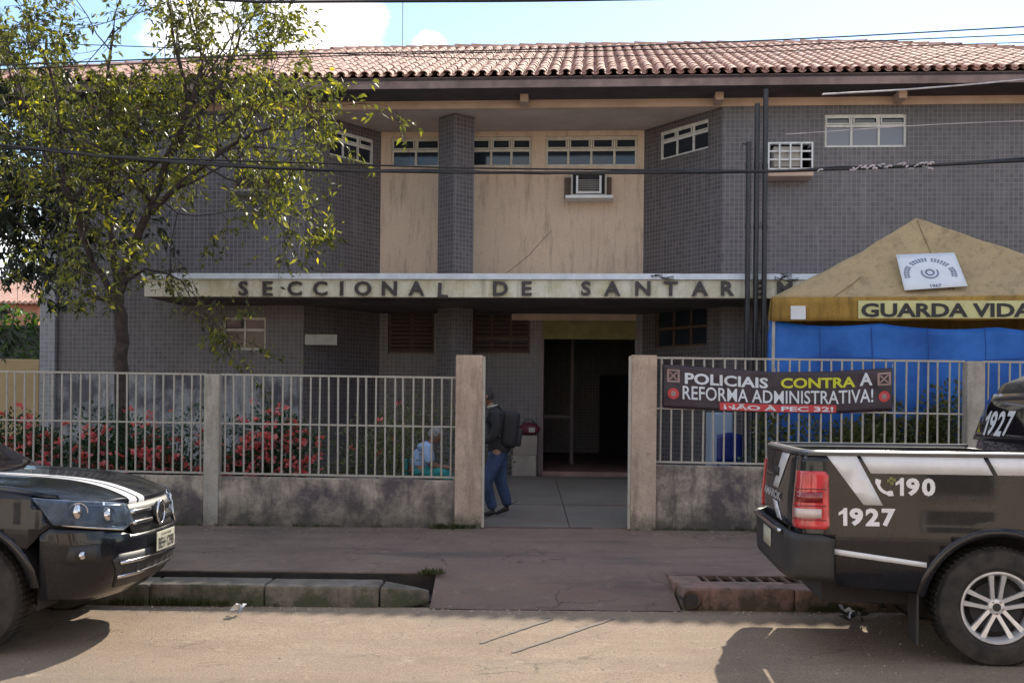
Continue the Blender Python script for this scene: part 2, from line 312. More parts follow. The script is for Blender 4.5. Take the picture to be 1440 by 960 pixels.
# tent, banner, people
MT['canvas'] = mat_stained('old_yellow_canvas', (0.385, 0.285, 0.15), (0.32, 0.235, 0.135), (0.40, 0.72), bmp=0.1, scale=1.5)
MT['valance'] = mat_stained('ochre_valance_canvas', (0.36, 0.215, 0.045), (0.24, 0.14, 0.03), (0.40, 0.66), bmp=0.15, scale=2.0)
MT['seam'] = M('canvas_seam', (0.22, 0.15, 0.06), 0.8)
MT['strip'] = M('pale_yellow_strip', (0.52, 0.50, 0.24), 0.6, 0.12, 4)
MT['tarp'] = M('blue_tarpaulin', (0.018, 0.105, 0.42), 0.6, 0.25, 1.6, spec=0.25, c2=(0.03, 0.15, 0.50), bmp=0.25, bs=5)
MT['poster'] = M('white_vinyl', (0.60, 0.62, 0.66), 0.5, 0.05, 4)
MT['ink'] = M('blue_grey_ink', (0.12, 0.15, 0.24), 0.6)
MT['ink_black'] = M('black_ink', (0.02, 0.018, 0.022), 0.6)
MT['banner'] = M('black_banner_vinyl', (0.030, 0.018, 0.026), 0.5, 0.2, 5, bmp=0.1, bs=8)
MT['btext'] = M('banner_white_ink', (0.62, 0.64, 0.68), 0.6, 0.05)
MT['byellow'] = M('banner_yellow_ink', (0.55, 0.55, 0.03), 0.6, 0.05)
MT['bred'] = M('banner_red_ink', (0.50, 0.045, 0.05), 0.6, 0.08)
MT['bbrown'] = M('banner_brown_ink', (0.30, 0.20, 0.19), 0.6, 0.1)
MT['skin'] = M('brown_skin', (0.22, 0.115, 0.075), 0.55, 0.1, 12)
MT['jacket'] = M('dark_jacket_cloth', (0.022, 0.022, 0.024), 0.85, 0.25, 12, bmp=1.0, bs=11)
MT['pack'] = M('black_backpack_cloth', (0.012, 0.011, 0.014), 0.7, 0.3, 12, bmp=0.3, bs=40)
MT['jeans'] = M('blue_denim', (0.028, 0.050, 0.112), 0.85, 0.35, 9, bmp=1.0, bs=12)
MT['shoe'] = M('dark_shoe', (0.012, 0.011, 0.014), 0.6)
MT['hair'] = M('dark_hair', (0.015, 0.012, 0.011), 0.7, 0.3, 30)
MT['greyhair'] = M('grey_hair', (0.20, 0.19, 0.19), 0.8, 0.3, 30)
MT['lightshirt'] = M('pale_blue_shirt', (0.28, 0.40, 0.60), 0.85, 0.12, 12, bmp=0.2, bs=25)
MT['teal'] = M('teal_cloth', (0.02, 0.20, 0.19), 0.8, 0.15, 12)
MT['maroon'] = M('maroon_fabric', (0.12, 0.02, 0.035), 0.7, 0.2, 12)
MT['cabinet'] = M('pale_blue_cabinet_paint', (0.30, 0.37, 0.46), 0.5, 0.08, 4)
MT['blueplastic'] = M('dark_blue_plastic', (0.02, 0.03, 0.16), 0.5)
MT['collar'] = M('pale_collar', (0.38, 0.36, 0.33), 0.8)
MT['ledge'] = M('pale_ledge_render', (0.25, 0.21, 0.18), 0.85, 0.15, 3, bmp=0.2)
MT['orange_wall'] = M('orange_house_wall', (0.46, 0.20, 0.14), 0.9, 0.12, 0.8)
MT['yellow_wall'] = M('yellow_wall_paint', (0.42, 0.30, 0.16), 0.9, 0.12, 0.8)
MT['ac_grey'] = M('air_conditioner_casing', (0.36, 0.33, 0.30), 0.6, 0.15, 6)
MT['corrug'] = M('pale_teal_sheet', (0.26, 0.36, 0.40), 0.5, 0.1, 3)
MT['stone'] = M('road_grit', (0.30, 0.25, 0.19), 0.9, 0.35, 15)

# ------------------------------------------------------------------ object helpers
def tag(o, label=None, cat=None, group=None, kind=None):
    if label: o['label'] = label
    if cat: o['category'] = cat
    if group: o['group'] = group
    if kind: o['kind'] = kind
    return o
def empty(name, loc=(0, 0, 0), rz=0.0, label=None, cat=None, group=None):
    o = bpy.data.objects.new(name, None); COL.objects.link(o); o.location = loc; o.rotation_euler = (0, 0, rz)
    o.empty_display_size = 0.2
    return tag(o, label, cat, group)
def link(name, me, parent=None, loc=None):
    o = bpy.data.objects.new(name, me); COL.objects.link(o)
    if parent: o.parent = parent
    if loc is not None: o.location = loc
    return o
class MB:
    def __init__(s): s.v = []; s.f = []; s.mi = []; s.cur = 0
    def add(s, vs, fs):
        n = len(s.v); s.v += [tuple(p) for p in vs]
        for f in fs: s.f.append([n + i for i in f]); s.mi.append(s.cur)
        return s
    def box(s, x0, x1, y0, y1, z0, z1):
        vs = [(x, y, z) for z in (z0, z1) for y in (y0, y1) for x in (x0, x1)]
        return s.add(vs, [(0, 2, 3, 1), (4, 5, 7, 6), (0, 1, 5, 4), (2, 6, 7, 3), (0, 4, 6, 2), (1, 3, 7, 5)])
    def obox(s, p0, p1, w, h, up=Vector((0, 0, 1))):
        """bar from p0 to p1, w wide, h high"""
        p0 = Vector(p0); p1 = Vector(p1); d = (p1 - p0).normalized(); a = d.cross(up)
        if a.length < 1e-4: a = Vector((1, 0, 0))
        a.normalize(); c = a.cross(d).normalized()
        vs = [p + a * (i * w / 2) + c * (j * h / 2) for p in (p0, p1) for i, j in ((-1, -1), (1, -1), (1, 1), (-1, 1))]
        return s.add(vs, [(0, 1, 2, 3), (7, 6, 5, 4), (0, 4, 5, 1), (1, 5, 6, 2), (2, 6, 7, 3), (3, 7, 4, 0)])
    def tube(s, pts, r, n=8, cap=True):
        pts = [Vector(p) for p in pts]; k = len(pts); rs = r if isinstance(r, (list, tuple)) else [r] * k
        rings = []; pa = None
        for i, p in enumerate(pts):
            d = (pts[min(i + 1, k - 1)] - pts[max(i - 1, 0)]).normalized()
            if pa is None:
                a = d.cross(Vector((0, 0, 1)));
                if a.length < 0.05: a = d.cross(Vector((0, 1, 0)))
            else: a = pa - d * pa.dot(d)
            a.normalize(); pa = a; c = d.cross(a)
            rings.append([p + (a * math.cos(2 * math.pi * j / n) + c * math.sin(2 * math.pi * j / n)) * rs[i] for j in range(n)])
        vs = [q for rg in rings for q in rg]; fs = []
        for i in range(k - 1):
            for j in range(n):
                fs.append((i * n + j, i * n + (j + 1) % n, (i + 1) * n + (j + 1) % n, (i + 1) * n + j))
        if cap: fs.append(tuple(range(n - 1, -1, -1))); fs.append(tuple((k - 1) * n + j for j in range(n)))
        return s.add(vs, fs)
    def lathe(s, prof, n=32, axis='y', c=(0, 0, 0)):
        """prof: list of (axial, radius)"""
        vs = []; k = len(prof)
        for a, r in prof:
            for j in range(n):
                t = 2 * math.pi * j / n; x, y = r * math.cos(t), r * math.sin(t)
                p = (x, a, y) if axis == 'y' else ((x, y, a) if axis == 'z' else (a, x, y))
                vs.append((p[0] + c[0], p[1] + c[1], p[2] + c[2]))
        fs = [(i * n + j, i * n + (j + 1) % n, (i + 1) * n + (j + 1) % n, (i + 1) * n + j) for i in range(k - 1) for j in range(n)]
        return s.add(vs, fs)
    def prism(s, pts, fn0, fn1):
        """2D outline pts (ccw), mapped by fn0 and fn1 to two 3D sheets"""
        n = len(pts); vs = [fn0(*p) for p in pts] + [fn1(*p) for p in pts]
        fs = [tuple(range(n)), tuple(range(2 * n - 1, n - 1, -1))] + [(i, (i + 1) % n + 0, n + (i + 1) % n, n + i) for i in range(n)]
        return s.add(vs, fs)
    def grid(s, nu, nv, fn):
        vs = [fn(i / nu, j / nv) for j in range(nv + 1) for i in range(nu + 1)]
        fs = [(j * (nu + 1) + i, j * (nu + 1) + i + 1, (j + 1) * (nu + 1) + i + 1, (j + 1) * (nu + 1) + i) for j in range(nv) for i in range(nu)]
        return s.add(vs, fs)
    def ball(s, c, r, n=10, m=6):
        r = r if isinstance(r, (tuple, list)) else (r, r, r)
        return s.grid(n, m, lambda u, v: (c[0] + r[0] * math.sin(math.pi * v) * math.cos(2 * math.pi * u), c[1] + r[1] * math.sin(math.pi * v) * math.sin(2 * math.pi * u), c[2] - r[2] * math.cos(math.pi * v)))
    def mesh(s, name, mat, smooth=None, fixn=True):
        me = bpy.data.meshes.new(name); me.from_pydata(s.v, [], s.f)
        mats = mat if isinstance(mat, (list, tuple)) else [mat]
        for q in mats: me.materials.append(q)
        if len(mats) > 1: me.polygons.foreach_set('material_index', s.mi)
        if fixn and len(s.f) < 60000:
            bm = bmesh.new(); bm.from_mesh(me); bmesh.ops.recalc_face_normals(bm, faces=bm.faces); bm.to_mesh(me); bm.free()
        uvl = me.uv_layers.new(name='UVMap')
        if len(s.f) < 20000:
            for p in me.polygons:
                n = p.normal
                if abs(n.z) < 0.8:
                    tx, ty = (-n.y, n.x); L = math.hypot(tx, ty) or 1; tx /= L; ty /= L
                    for li in p.loop_indices:
                        c = me.vertices[me.loops[li].vertex_index].co; uvl.data[li].uv = (c.x * tx + c.y * ty, c.z)
                else:
                    for li in p.loop_indices:
                        c = me.vertices[me.loops[li].vertex_index].co; uvl.data[li].uv = (c.x, c.y)
        if smooth is not None:
            me.polygons.foreach_set('use_smooth', [True] * len(me.polygons)); me.set_sharp_from_angle(angle=R(smooth))
        me.update(); return me
    def build(s, name, mat, parent=None, smooth=None, bevel=0, loc=None, fixn=True):
        o = link(name, s.mesh(name, mat, smooth, fixn), parent, loc)
        if bevel:
            md = o.modifiers.new('bevel', 'BEVEL'); md.width = bevel; md.segments = 2; md.limit_method = 'ANGLE'
        return o
def text_shape(txt, size=1.0, bold=0.0, sx=1.0, align='LEFT', depth=0.0, res=3):
    c = bpy.data.curves.new('t', 'FONT'); c.body = txt; c.size = size; c.offset = bold; c.extrude = depth; c.align_x = align; c.resolution_u = res
    o = bpy.data.objects.new('t', c); COL.objects.link(o); bpy.context.view_layer.update()
    me = bpy.data.meshes.new_from_object(o.evaluated_get(bpy.context.evaluated_depsgraph_get()))
    vs = [Vector((v.co.x * sx, v.co.y, v.co.z)) for v in me.vertices]; fs = [tuple(p.vertices) for p in me.polygons]
    bpy.data.objects.remove(o); bpy.data.curves.remove(c); bpy.data.meshes.remove(me)
    return vs, fs
def text_fit(txt, x0, x1, y0, y1, fn, bold=0.02, depth=0.0):
    """text stretched into the rectangle (x0..x1, y0..y1) of a surface map fn(x, y, lift)"""
    vs, fs = text_shape(txt, 1.0, bold, depth=0.0)
    ax = [v.x for v in vs]; ay = [v.y for v in vs]; a0, a1, b0, b1 = min(ax), max(ax), min(ay), max(ay)
    mb = MB()
    P = [(x0 + (v.x - a0) / (a1 - a0) * (x1 - x0), y0 + (v.y - b0) / (b1 - b0) * (y1 - y0)) for v in vs]
    mb.add([fn(x, y, depth) for x, y in P], fs)
    return mb
def skin_obj(name, joints, edges, mat, parent, sub=2, mats=None):
    """joints: list of (x,y,z,r or (rx,ry)), first one is the root"""
    me = bpy.data.meshes.new(name); me.from_pydata([j[:3] for j in joints], edges, []); me.materials.append(mat)
    o = link(name, me, parent)
    sk = o.modifiers.new('skin', 'SKIN'); sk.use_smooth_shade = True
    if not me.skin_vertices:
        pass
    for i, j in enumerate(joints):
        r = j[3]; me.skin_vertices[0].data[i].radius = (r, r) if not isinstance(r, tuple) else r
    me.skin_vertices[0].data[0].use_root = True
    sb = o.modifiers.new('sub', 'SUBSURF'); sb.levels = sub; sb.render_levels = sub
    return o

# ------------------------------------------------------------------ ground, road, pavement
KY = 9.02; KT = 0.18                       # kerb foot, pavement height
FY = 13.43                                  # fence plane
def sheet(name, pts, z, mat, kind='structure', under=None):
    mb = MB(); mb.add([(x, y, z) for x, y in pts], [tuple(range(len(pts)))]); o = mb.build(name, mat); tag(o, kind=kind); return o
sheet('ground', [(-900, -600), (900, -600), (900, 1200), (-900, 1200)], -0.03, MT['earth'])
def road_z(x, y): return 0.02 * noise.noise(Vector((x * 0.45, y * 0.45, 3))) * (1 if y < 8.6 else max(0, (9.0 - y) / 0.4))
mb = MB(); mb.grid(140, 44, lambda u, v: (lambda x, y: (x, y, road_z(x, y) + 0.0))( -35 + 70 * u, -2.2 + 11.24 * v)); o = mb.build('road', MT['road'], smooth=60); tag(o, kind='structure')
RAMP0, RAMP1 = atZ(603, 850, 0.05).x, atZ(957, 850, 0.05).x
SLOT0, SLOT1 = 9.40, 9.74
BACK = FY + 0.10
def rampz(y): 
    tt = min(1, max(0, (y - (KY - 0.06)) / 0.95)); return 0.006 + (KT + 0.004 - 0.006) * (tt * tt * (3 - 2 * tt) * 0.4 + tt * 0.6)
# pavement: two raised slabs and the dipped crossing between them
for (a, c) in ((-34, RAMP0), (RAMP1, 34)):
    mb = MB(); mb.box(a, c, SLOT1, BACK, -0.02, KT)
    tag(mb.build('pavement', MT['pave']), kind='structure')
mb = MB(); mb.grid(24, 40, lambda u, v: (RAMP0 - 0.001 - .02 * min(1, max(0, (KY - 0.06 + (BACK - KY + 0.06) * v - SLOT1 - .01) * 20)) + (RAMP1 - RAMP0 + 0.002 + .04 * min(1, max(0, (KY - 0.06 + (BACK - KY + 0.06) * v - SLOT1 - .01) * 20))) * u, KY - 0.06 + (BACK - KY + 0.06) * v, rampz(KY - 0.06 + (BACK - KY + 0.06) * v) + 0.004 * noise.noise(Vector((u * 6, v * 14, 0)))))
tag(mb.build('crossing_ramp', MT['pave'], smooth=60), kind='structure')
# unseen far side behind the camera: pavement, and houses added for warm bounce light
mb = MB(); mb.box(-35, 35, -5.0, -2.26, -0.02, 0.16); tag(mb.build('pavement', MT['far_pave'], bevel=0.01), kind='structure')
def far_house(x0, x1, h, mt, lab, wins, door):  # unseen house added for warm bounce light
    t_ = empty('house', ((x0 + x1) / 2, -5.05, 0), 0, lab, 'house'); w = (x1 - x0) / 2
    mb = MB(); mb.box(-w, w, -8, 0, -.02, h); mb.build('wall', MT[mt], t_)
    mb = MB(); mb.add([(-w - .3, .45, h + .002), (w + .3, .45, h + .002), (w + .3, -8.4, h + .002), (-w - .3, -8.4, h + .002), (-w - .3, -4, h + 1.5), (w + .3, -4, h + 1.5)], [(0, 1, 5, 4), (2, 3, 4, 5), (0, 4, 3), (1, 2, 5), (0, 3, 2, 1)]); mb.build('roof', MT['terra'], t_)
    for x in wins:
        mb = MB(); mb.box(x - .6, x + .6, .003, .06, 1.1, 2.3); wf = mb.build('window', MT['wframe_w'], t_); mb = MB(); mb.box(x - .53, x + .53, .062, .075, 1.17, 2.23); mb.build('pane', MT['glass'], wf)
    mb = MB(); mb.box(door - .45, door + .45, .003, .05, .16, 2.3); mb.build('door', MT['wframe_b'], t_)
far_house(-24, -9.5, 4.6, 'far_cream', 'cream house across the street, leftmost', (-4, 3.6), 0)  # unseen, added for bounce light
far_house(-9.0, 2.5, 5.4, 'far_white', 'tall white house across the street facing the gateway', (-3.6, 3.4), .2)  # unseen, added for bounce light
far_house(3.0, 12.5, 4.4, 'far_cream', 'cream house across the street, third from left', (-2.6, 2.9), .4)  # unseen, added for bounce light
far_house(13.0, 27, 5.2, 'far_white', 'white house across the street, rightmost', (-4.2, 1.5), 4)  # unseen, added for bounce light
# shallow concrete joints on the ramp
mb = MB()
for (x0, y0, x1, y1) in ((RAMP0 + .4, 13.37, RAMP1 - .4, 13.375),):
    mb.obox((x0, y0, rampz(y0) + .001), (x1, y1, rampz(y1) + .001), 0.008, 0.010)
tag(mb.build('pavement_joints', MT['trench']), kind='structure')
# kerb stones (parts of the setting, one object each)
def kerb_run(x0, x1, n, matk, seed):
    rr = random.Random(seed); L = (x1 - x0) / n
    for i in range(n):
        a = x0 + i * L + 0.0025; b_ = x0 + (i + 1) * L - 0.0025; j = rr.uniform(-0.004, 0.004)
        mb = MB(); mb.box(a, b_, KY + j, SLOT0 + j * 0.5, -0.02, KT + rr.uniform(-0.008, 0.004))
        o = mb.build('kerb_stone', matk, bevel=0.022); tag(o, kind='structure')
kerb_run(-18, RAMP0 - 0.42, 18, MT['kerb'], 1); kerb_run(RAMP1 + 0.02, 18, 18, MT['kerb_red'], 2)
# broken slanted end of the left kerb
mb = MB(); mb.prism([(RAMP0 - 0.41, KY + .01), (RAMP0 - 0.24, KY + 0.02), (RAMP0 - 0.02, SLOT0 - 0.16), (RAMP0 - 0.14, SLOT0 - 0.01), (RAMP0 - 0.41, SLOT0)], lambda x, y: (x, y, -0.01), lambda x, y: (x, y, KT - 0.02 - (0.05 if x > RAMP0 - .2 else 0)))
tag(mb.build('kerb_stone', MT['kerb'], bevel=0.015), kind='structure')
mb = MB(); mb.box(-34, RAMP0 + .0, SLOT0 - 0.02, SLOT1, -0.026, -0.004); mb.box(RAMP1 + .25, 34, SLOT0 - 0.02, SLOT1, -0.026, -0.004)
mb.box(-34, RAMP0, SLOT1 - .006, SLOT1 - .0005, -.004, KT - .012); mb.box(RAMP1 + .26, 34, SLOT1 - .006, SLOT1 - .0005, -.004, KT - .012)
tag(mb.build('gutter_trench', MT['trench']), kind='structure')
mb = MB(); mb.box(RAMP1 + 0.004, RAMP1 + .26, SLOT0 - 0.02, SLOT1 + .004, -0.02, KT - .006); tag(mb.build('kerb_infill', MT['kerb_red'], bevel=0.01), kind='structure')
# iron grating over the right slot
gr = empty('drain_grate', ((RAMP1 + 1.5), SLOT0, KT), 0, 'rusty iron drain grate behind the red worn kerb right of the gateway ramp', 'drain grate')
for k in range(22):
    mb = MB(); x = -1.2 + k * 0.115; mb.box(x, x + 0.022, -0.01, SLOT1 - SLOT0 + .01, -0.03, -0.006); mb.build('grate_bar', MT['grate'], gr)
mb = MB(); mb.box(-1.25, 1.33, -.012, .015, -.035, -.004); mb.box(-1.25, 1.33, SLOT1 - SLOT0 - .015, SLOT1 - SLOT0 + .012, -.035, -.004); mb.build('grate_frame', MT['grate'], gr)
# black pipe mouth at the kerb end
mb = MB(); p = atZ(963, 832, 0.09); mb.lathe([(-0.12, 0.075), (0.10, 0.075), (0.10, 0.058), (-0.11, 0.055), (-0.11, 0.0)], 18, 'y', (p.x, KY + 0.10, 0.085))
tag(mb.build('drain_pipe', MT['black_metal'], smooth=40), 'short black drain pipe mouth standing in the broken left end of the red kerb', 'drain pipe')
# thin cast shadows painted on the road as dark strips, and grit
for (a, c, lab) in (((675, 902), (776, 869), 'thin dark tar seam on the road, the shorter and left one of two'), ((720, 915), (862, 868), 'thin dark tar seam on the road, the longer and right one of two')):  # both strips are painted cast shadows
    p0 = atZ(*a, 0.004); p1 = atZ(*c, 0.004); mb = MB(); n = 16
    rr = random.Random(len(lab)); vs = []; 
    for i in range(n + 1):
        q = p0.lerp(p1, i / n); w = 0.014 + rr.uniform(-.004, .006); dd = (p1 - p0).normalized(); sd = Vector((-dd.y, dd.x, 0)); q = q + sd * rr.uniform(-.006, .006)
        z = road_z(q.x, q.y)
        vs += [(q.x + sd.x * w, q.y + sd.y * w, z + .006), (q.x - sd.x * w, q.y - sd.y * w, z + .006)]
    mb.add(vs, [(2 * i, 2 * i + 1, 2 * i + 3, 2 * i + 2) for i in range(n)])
    tag(mb.build('tar_seam', M('tar_seam' , (0.10, 0.075, 0.062), 0.8)), kind='structure')  # dark strip painted as a cast shadow
mb = MB(); rr = random.Random(5)
def pebble(mb, x, y, z, r):
    k = 5; vs = [(x + r * math.cos(6.28 * i / k + x) * rr.uniform(.7, 1.2), y + r * math.sin(6.28 * i / k + x) * rr.uniform(.7, 1.2), z) for i in range(k)] + [(x, y, z + r * rr.uniform(.5, .9))]
    mb.add(vs, [(i, (i + 1) % k, k) for i in range(k)])
for i in range(2600):
    y = rr.uniform(4.5, 9.0); x = rr.uniform(-5.5, 5.5); pebble(mb, x, y, road_z(x, y) - .001, rr.choice((.004, .005, .007, .010)))
for i in range(900):
    x = rr.uniform(-7, 7); y = 9.0 - abs(rr.gauss(0, 0.12)); pebble(mb, x, y, road_z(x, y) - .001, rr.choice((.006, .009, .014)))
for i in range(700):
    x = rr.uniform(-7, 7); y = FY - 0.14 - abs(rr.gauss(0, 0.5))
    if RAMP0 < x < RAMP1: continue
    pebble(mb, x, y, KT - .001, rr.choice((.006, .008, .012)))
tag(mb.build('grit', MT['stone']), 'loose grit and small stones strewn over the road edge and pavement', kind='stuff')

# garden and path inside the fence
PX0, PX1 = -0.62, 2.35
mb = MB(); mb.box(-34, PX0, BACK, 24, -0.02, 0.20); mb.box(PX1, 34, BACK, 24, -0.02, 0.20); tag(mb.build('garden_soil', MT['soil']), kind='structure')
mb = MB()
PE = 20.6
def pz(y): return KT + 0.005 + (0.36 - KT) * min(1, max(0, (y - BACK) / (PE - BACK)))
mb.grid(1, 20, lambda u, v: (PX0 + (PX1 - PX0) * u, BACK + (PE - BACK) * v, pz(BACK + (PE - BACK) * v)))
tag(mb.build('entrance_path', MT['path']), kind='structure')
mb = MB()
for y in (15.9,): mb.obox((PX0, y, pz(y) + .001), (PX1, y + .02, pz(y) + .001), .010, .005)
mb.obox((0.72, BACK, pz(BACK) + .001), (0.80, 19.8, pz(19.8) + .001), 0.012, .006)
mb.obox((-.35, 14.2, pz(14.2) + .001), (0.10, 16.4, pz(16.4) + .001), 0.012, .008)
tag(mb.build('path_joints', MT['trench']), kind='structure')

# ------------------------------------------------------------------ fence walls
def fence(name, label, x0, x1, ztop0, ztop1, zmid0, zmid1, zbot0, zbot1, spans, pillars, pitch, mat_wall, wall_side=None):
    root = empty(name, (0, FY, 0), 0, label, 'fence')
    def li(a, b_, x): return a + (b_ - a) * (x - x0) / (x1 - x0)
    mb = MB(); n = 40
    # low masonry wall with a slightly uneven coping
    for (a, c) in spans:
        k = max(3, int((c - a) / .25))
        def top(x): return li(zbot0, zbot1, x) - 0.035 + 0.006 * noise.noise(Vector((x * 3, 0, 0)))
        vs = []
        for i in range(k + 1):
            x = a + (c - a) * i / k; vs += [(x, -0.075, KT - .03), (x, -0.075, top(x)), (x, 0.075, top(x)), (x, 0.075, KT - .03)]
        fs = [(4 * i + j, 4 * i + (j + 1) % 4, 4 * i + 4 + (j + 1) % 4, 4 * i + 4 + j) for i in range(k) for j in range(4)] + [(0, 1, 2, 3), (4 * k + 3, 4 * k + 2, 4 * k + 1, 4 * k)]
        mw = MB(); mw.add(vs, fs); mw.build('low_wall', mat_wall, root, bevel=0.01)
    for (a, c, zt, pm, dp) in pillars:
        mp_ = MB(); mp_.box(a, c, -dp, dp, KT - .03, zt); mp_.build('pillar', pm, root, bevel=0.012)
    for (a, c) in spans:
        for (z0_, z1_, w) in ((ztop0, ztop1, .024), (zmid0, zmid1, .02), (zbot0, zbot1, .024)):
            m2 = MB(); m2.obox((a, 0, li(z0_, z1_, a)), (c, 0, li(z0_, z1_, c)), .022, w); m2.build('rail', MT['iron'], root)
        k = round((c - a) / pitch); step = (c - a) / k; rr = random.Random(int(a * 10))
        me = None
        for i in range(k):
            x = a + (i + .5) * step; zb, zt = li(zbot0, zbot1, x) - .012, li(ztop0, ztop1, x) + .012
            if me is None:
                m3 = MB(); m3.tube([(0, 0, 0), (0, 0, 1)], 0.0125, 6); me = m3.mesh('fence_bar', MT['iron'], 60)
            o = link('fence_bar', me, root, (x + rr.uniform(-.005, .005), 0.0, zb)); o.scale = (1, 1, zt - zb); o.rotation_euler = (rr.uniform(-.008, .008), rr.gauss(0, .006), 0)
    return root
xl = lambda px, py=600: atY(px, py, FY).x
zl = lambda px, py: atY(px, py, FY).z
XL0 = -9.5
def slope_ext(pa, pb, xx):
    A = atY(*pa, FY); B_ = atY(*pb, FY); return A.z + (B_.z - A.z) * (xx - A.x) / (B_.x - A.x)
ftL = lambda xx: slope_ext((0, 522), (640, 531), xx); fmL = lambda xx: slope_ext((0, 590), (640, 600), xx); fbL = lambda xx: slope_ext((160, 662), (640, 671), xx)
xe = xl(641)
fenceL = fence('iron_fence', 'cream iron bar fence left of the gateway with red flowers poking through its bars', XL0, xe, ftL(XL0), ftL(xe), fmL(XL0), fmL(xe), fbL(XL0), fbL(xe),
    [(XL0, xl(289)), (xl(310), xe)],
    [(xl(289), xl(310), zl(300, 526), MT['pillar_grey'], .085), (xe, xl(679), zl(660, 500), MT['pillar'], .16)], 0.113, MT['lowwall'])
XR1 = 9.5
ftR = lambda xx: slope_ext((930, 503), (1350, 508), xx); fmR = lambda xx: slope_ext((930, 574), (1350, 582), xx); fbR = lambda xx: slope_ext((930, 649), (1075, 652), xx)
xs = xl(921)
fenceR = fence('iron_fence', 'cream iron bar fence right of the gateway with the black banner tied on', xs, XR1, ftR(xs), ftR(XR1), fmR(xs), fmR(XR1), fbR(xs), fbR(XR1),
    [(xs, xl(1356)), (xl(1381), XR1)],
    [(xl(885), xs, zl(905, 500), MT['pillar'], .16), (xl(1356), xl(1381), zl(1368, 508), MT['pillar_grey'], .085)], 0.128, MT['lowwall'])
# iron gate leaves swung open inwards, seen edge on
for (px, sgn, lab) in ((680.5, 1, 'cream iron gate leaf swung open inwards at the left pillar'), (883.5, -1, 'cream iron gate leaf swung open inwards at the right pillar')):
    gx = xl(px); zt = zl(px, 502)
    gt = empty('iron_gate', (gx, FY - 0.15, KT), R(1.7) if sgn > 0 else R(-5.9), lab, 'gate')
    H = zt - KT
    mb = MB(); mb.box(-.016, .016, -.016, .016, .02, H); mb.box(-.012, .012, .88, .91, .06, H - .02)
    mb.box(-.012, .012, .016, .88, .06, .09); mb.box(-.012, .012, .016, .88, H - .05, H - .02); mb.box(-.012, .012, .016, .88, H * .52, H * .52 + .03)
    mb.build('gate_frame', MT['iron'], gt)
    me = None
    for k in range(7):
        if me is None: m3 = MB(); m3.tube([(0, 0, 0), (0, 0, H - .15)], .009, 6); me = m3.mesh('gate_bar', MT['iron'], 60)
        link('gate_bar', me, gt, (0, .12 + k * .11, .09))

# ------------------------------------------------------------------ the building
B = empty('office_building', tuple(BPIV), -BYAW, 'two storey grey mosaic tiled office building with terracotta roof and lettered marquee', 'building')
Vr = 1.63                                    # depth of the recessed centre
V0 = 0.0; VE = -0.90; VM = -1.47
uCR0 = bl(1015, 300, 0)[0]; uCR1 = bl(905, 300, Vr)[0]; uCL1 = bl(535, 300, Vr)[0]; uCL0 = bl(428, 300, 0)[0]
uL = bl(61, 350, 0)[0]; uR = 12.4
zFB = bl(800, 120, VE)[1]; zFT = bl(800, 107, VE)[1]; zBB = bl(800, 152, 0)[1]
zM0 = bl(700, 418, VM)[1]; zM1 = bl(700, 385, VM)[1]; zMl = bl(700, 393, VM)[1]
Z0 = 0.0
def wall(p0, p1, z0, z1, holes, mat, name='wall', th=0.22, parent=B):
    """wall seen from p0 (left) to p1 (right) of its front face, holes = (s0, s1, z0, z1) along it"""
    p0 = Vector((p0[0], p0[1], 0)); p1 = Vector((p1[0], p1[1], 0)); d = (p1 - p0); L = d.length; d.normalize(); nb = Vector((-d.y, d.x, 0))
    xs_ = sorted({0, L} | {h[0] for h in holes} | {h[1] for h in holes}); zs_ = sorted({z0, z1} | {h[2] for h in holes} | {h[3] for h in holes})
    mb = MB()
    for i in range(len(xs_) - 1):
        for j in range(len(zs_) - 1):
            a, c, e, g_ = xs_[i], xs_[i + 1], zs_[j], zs_[j + 1]; mx_, mz = (a + c) / 2, (e + g_) / 2
            if any(h[0] < mx_ < h[1] and h[2] < mz < h[3] for h in holes): continue
            q = lambda s_, z_, o_: tuple(p0 + d * s_ + nb * o_ + Vector((0, 0, z_)))
            mb.add([q(a, e, 0), q(c, e, 0), q(c, g_, 0), q(a, g_, 0)], [(0, 1, 2, 3)])
            mb.add([q(a, e, th), q(c, e, th), q(c, g_, th), q(a, g_, th)], [(3, 2, 1, 0)])
    q = lambda s_, z_, o_: tuple(p0 + d * s_ + nb * o_ + Vector((0, 0, z_)))
    for (a, c, e, g_) in list(holes) + [(0, L, z0, z1)]:
        for (s1, t1, s2, t2) in ((a, e, c, e), (c, e, c, g_), (c, g_, a, g_), (a, g_, a, e)):
            mb.add([q(s1, t1, 0), q(s2, t2, 0), q(s2, t2, th), q(s1, t1, th)], [(0, 1, 2, 3)])
    return mb.build(name, mat, parent, fixn=False)
def frame_at(p0, p1):
    p0 = Vector((p0[0], p0[1], 0)); p1 = Vector((p1[0], p1[1], 0)); d = (p1 - p0).normalized(); nb = Vector((-d.y, d.x, 0))
    return lambda s_, o_, z_: tuple(p0 + d * s_ + nb * o_ + Vector((0, 0, z_)))
def lbox(mb, fr, s0, s1, o0, o1, z0, z1):
    vs = [fr(s_, o_, z_) for z_ in (z0, z1) for o_ in (o0, o1) for s_ in (s0, s1)]
    mb.add(vs, [(0, 2, 3, 1), (4, 5, 7, 6), (0, 1, 5, 4), (2, 6, 7, 3), (0, 4, 6, 2), (1, 3, 7, 5)])
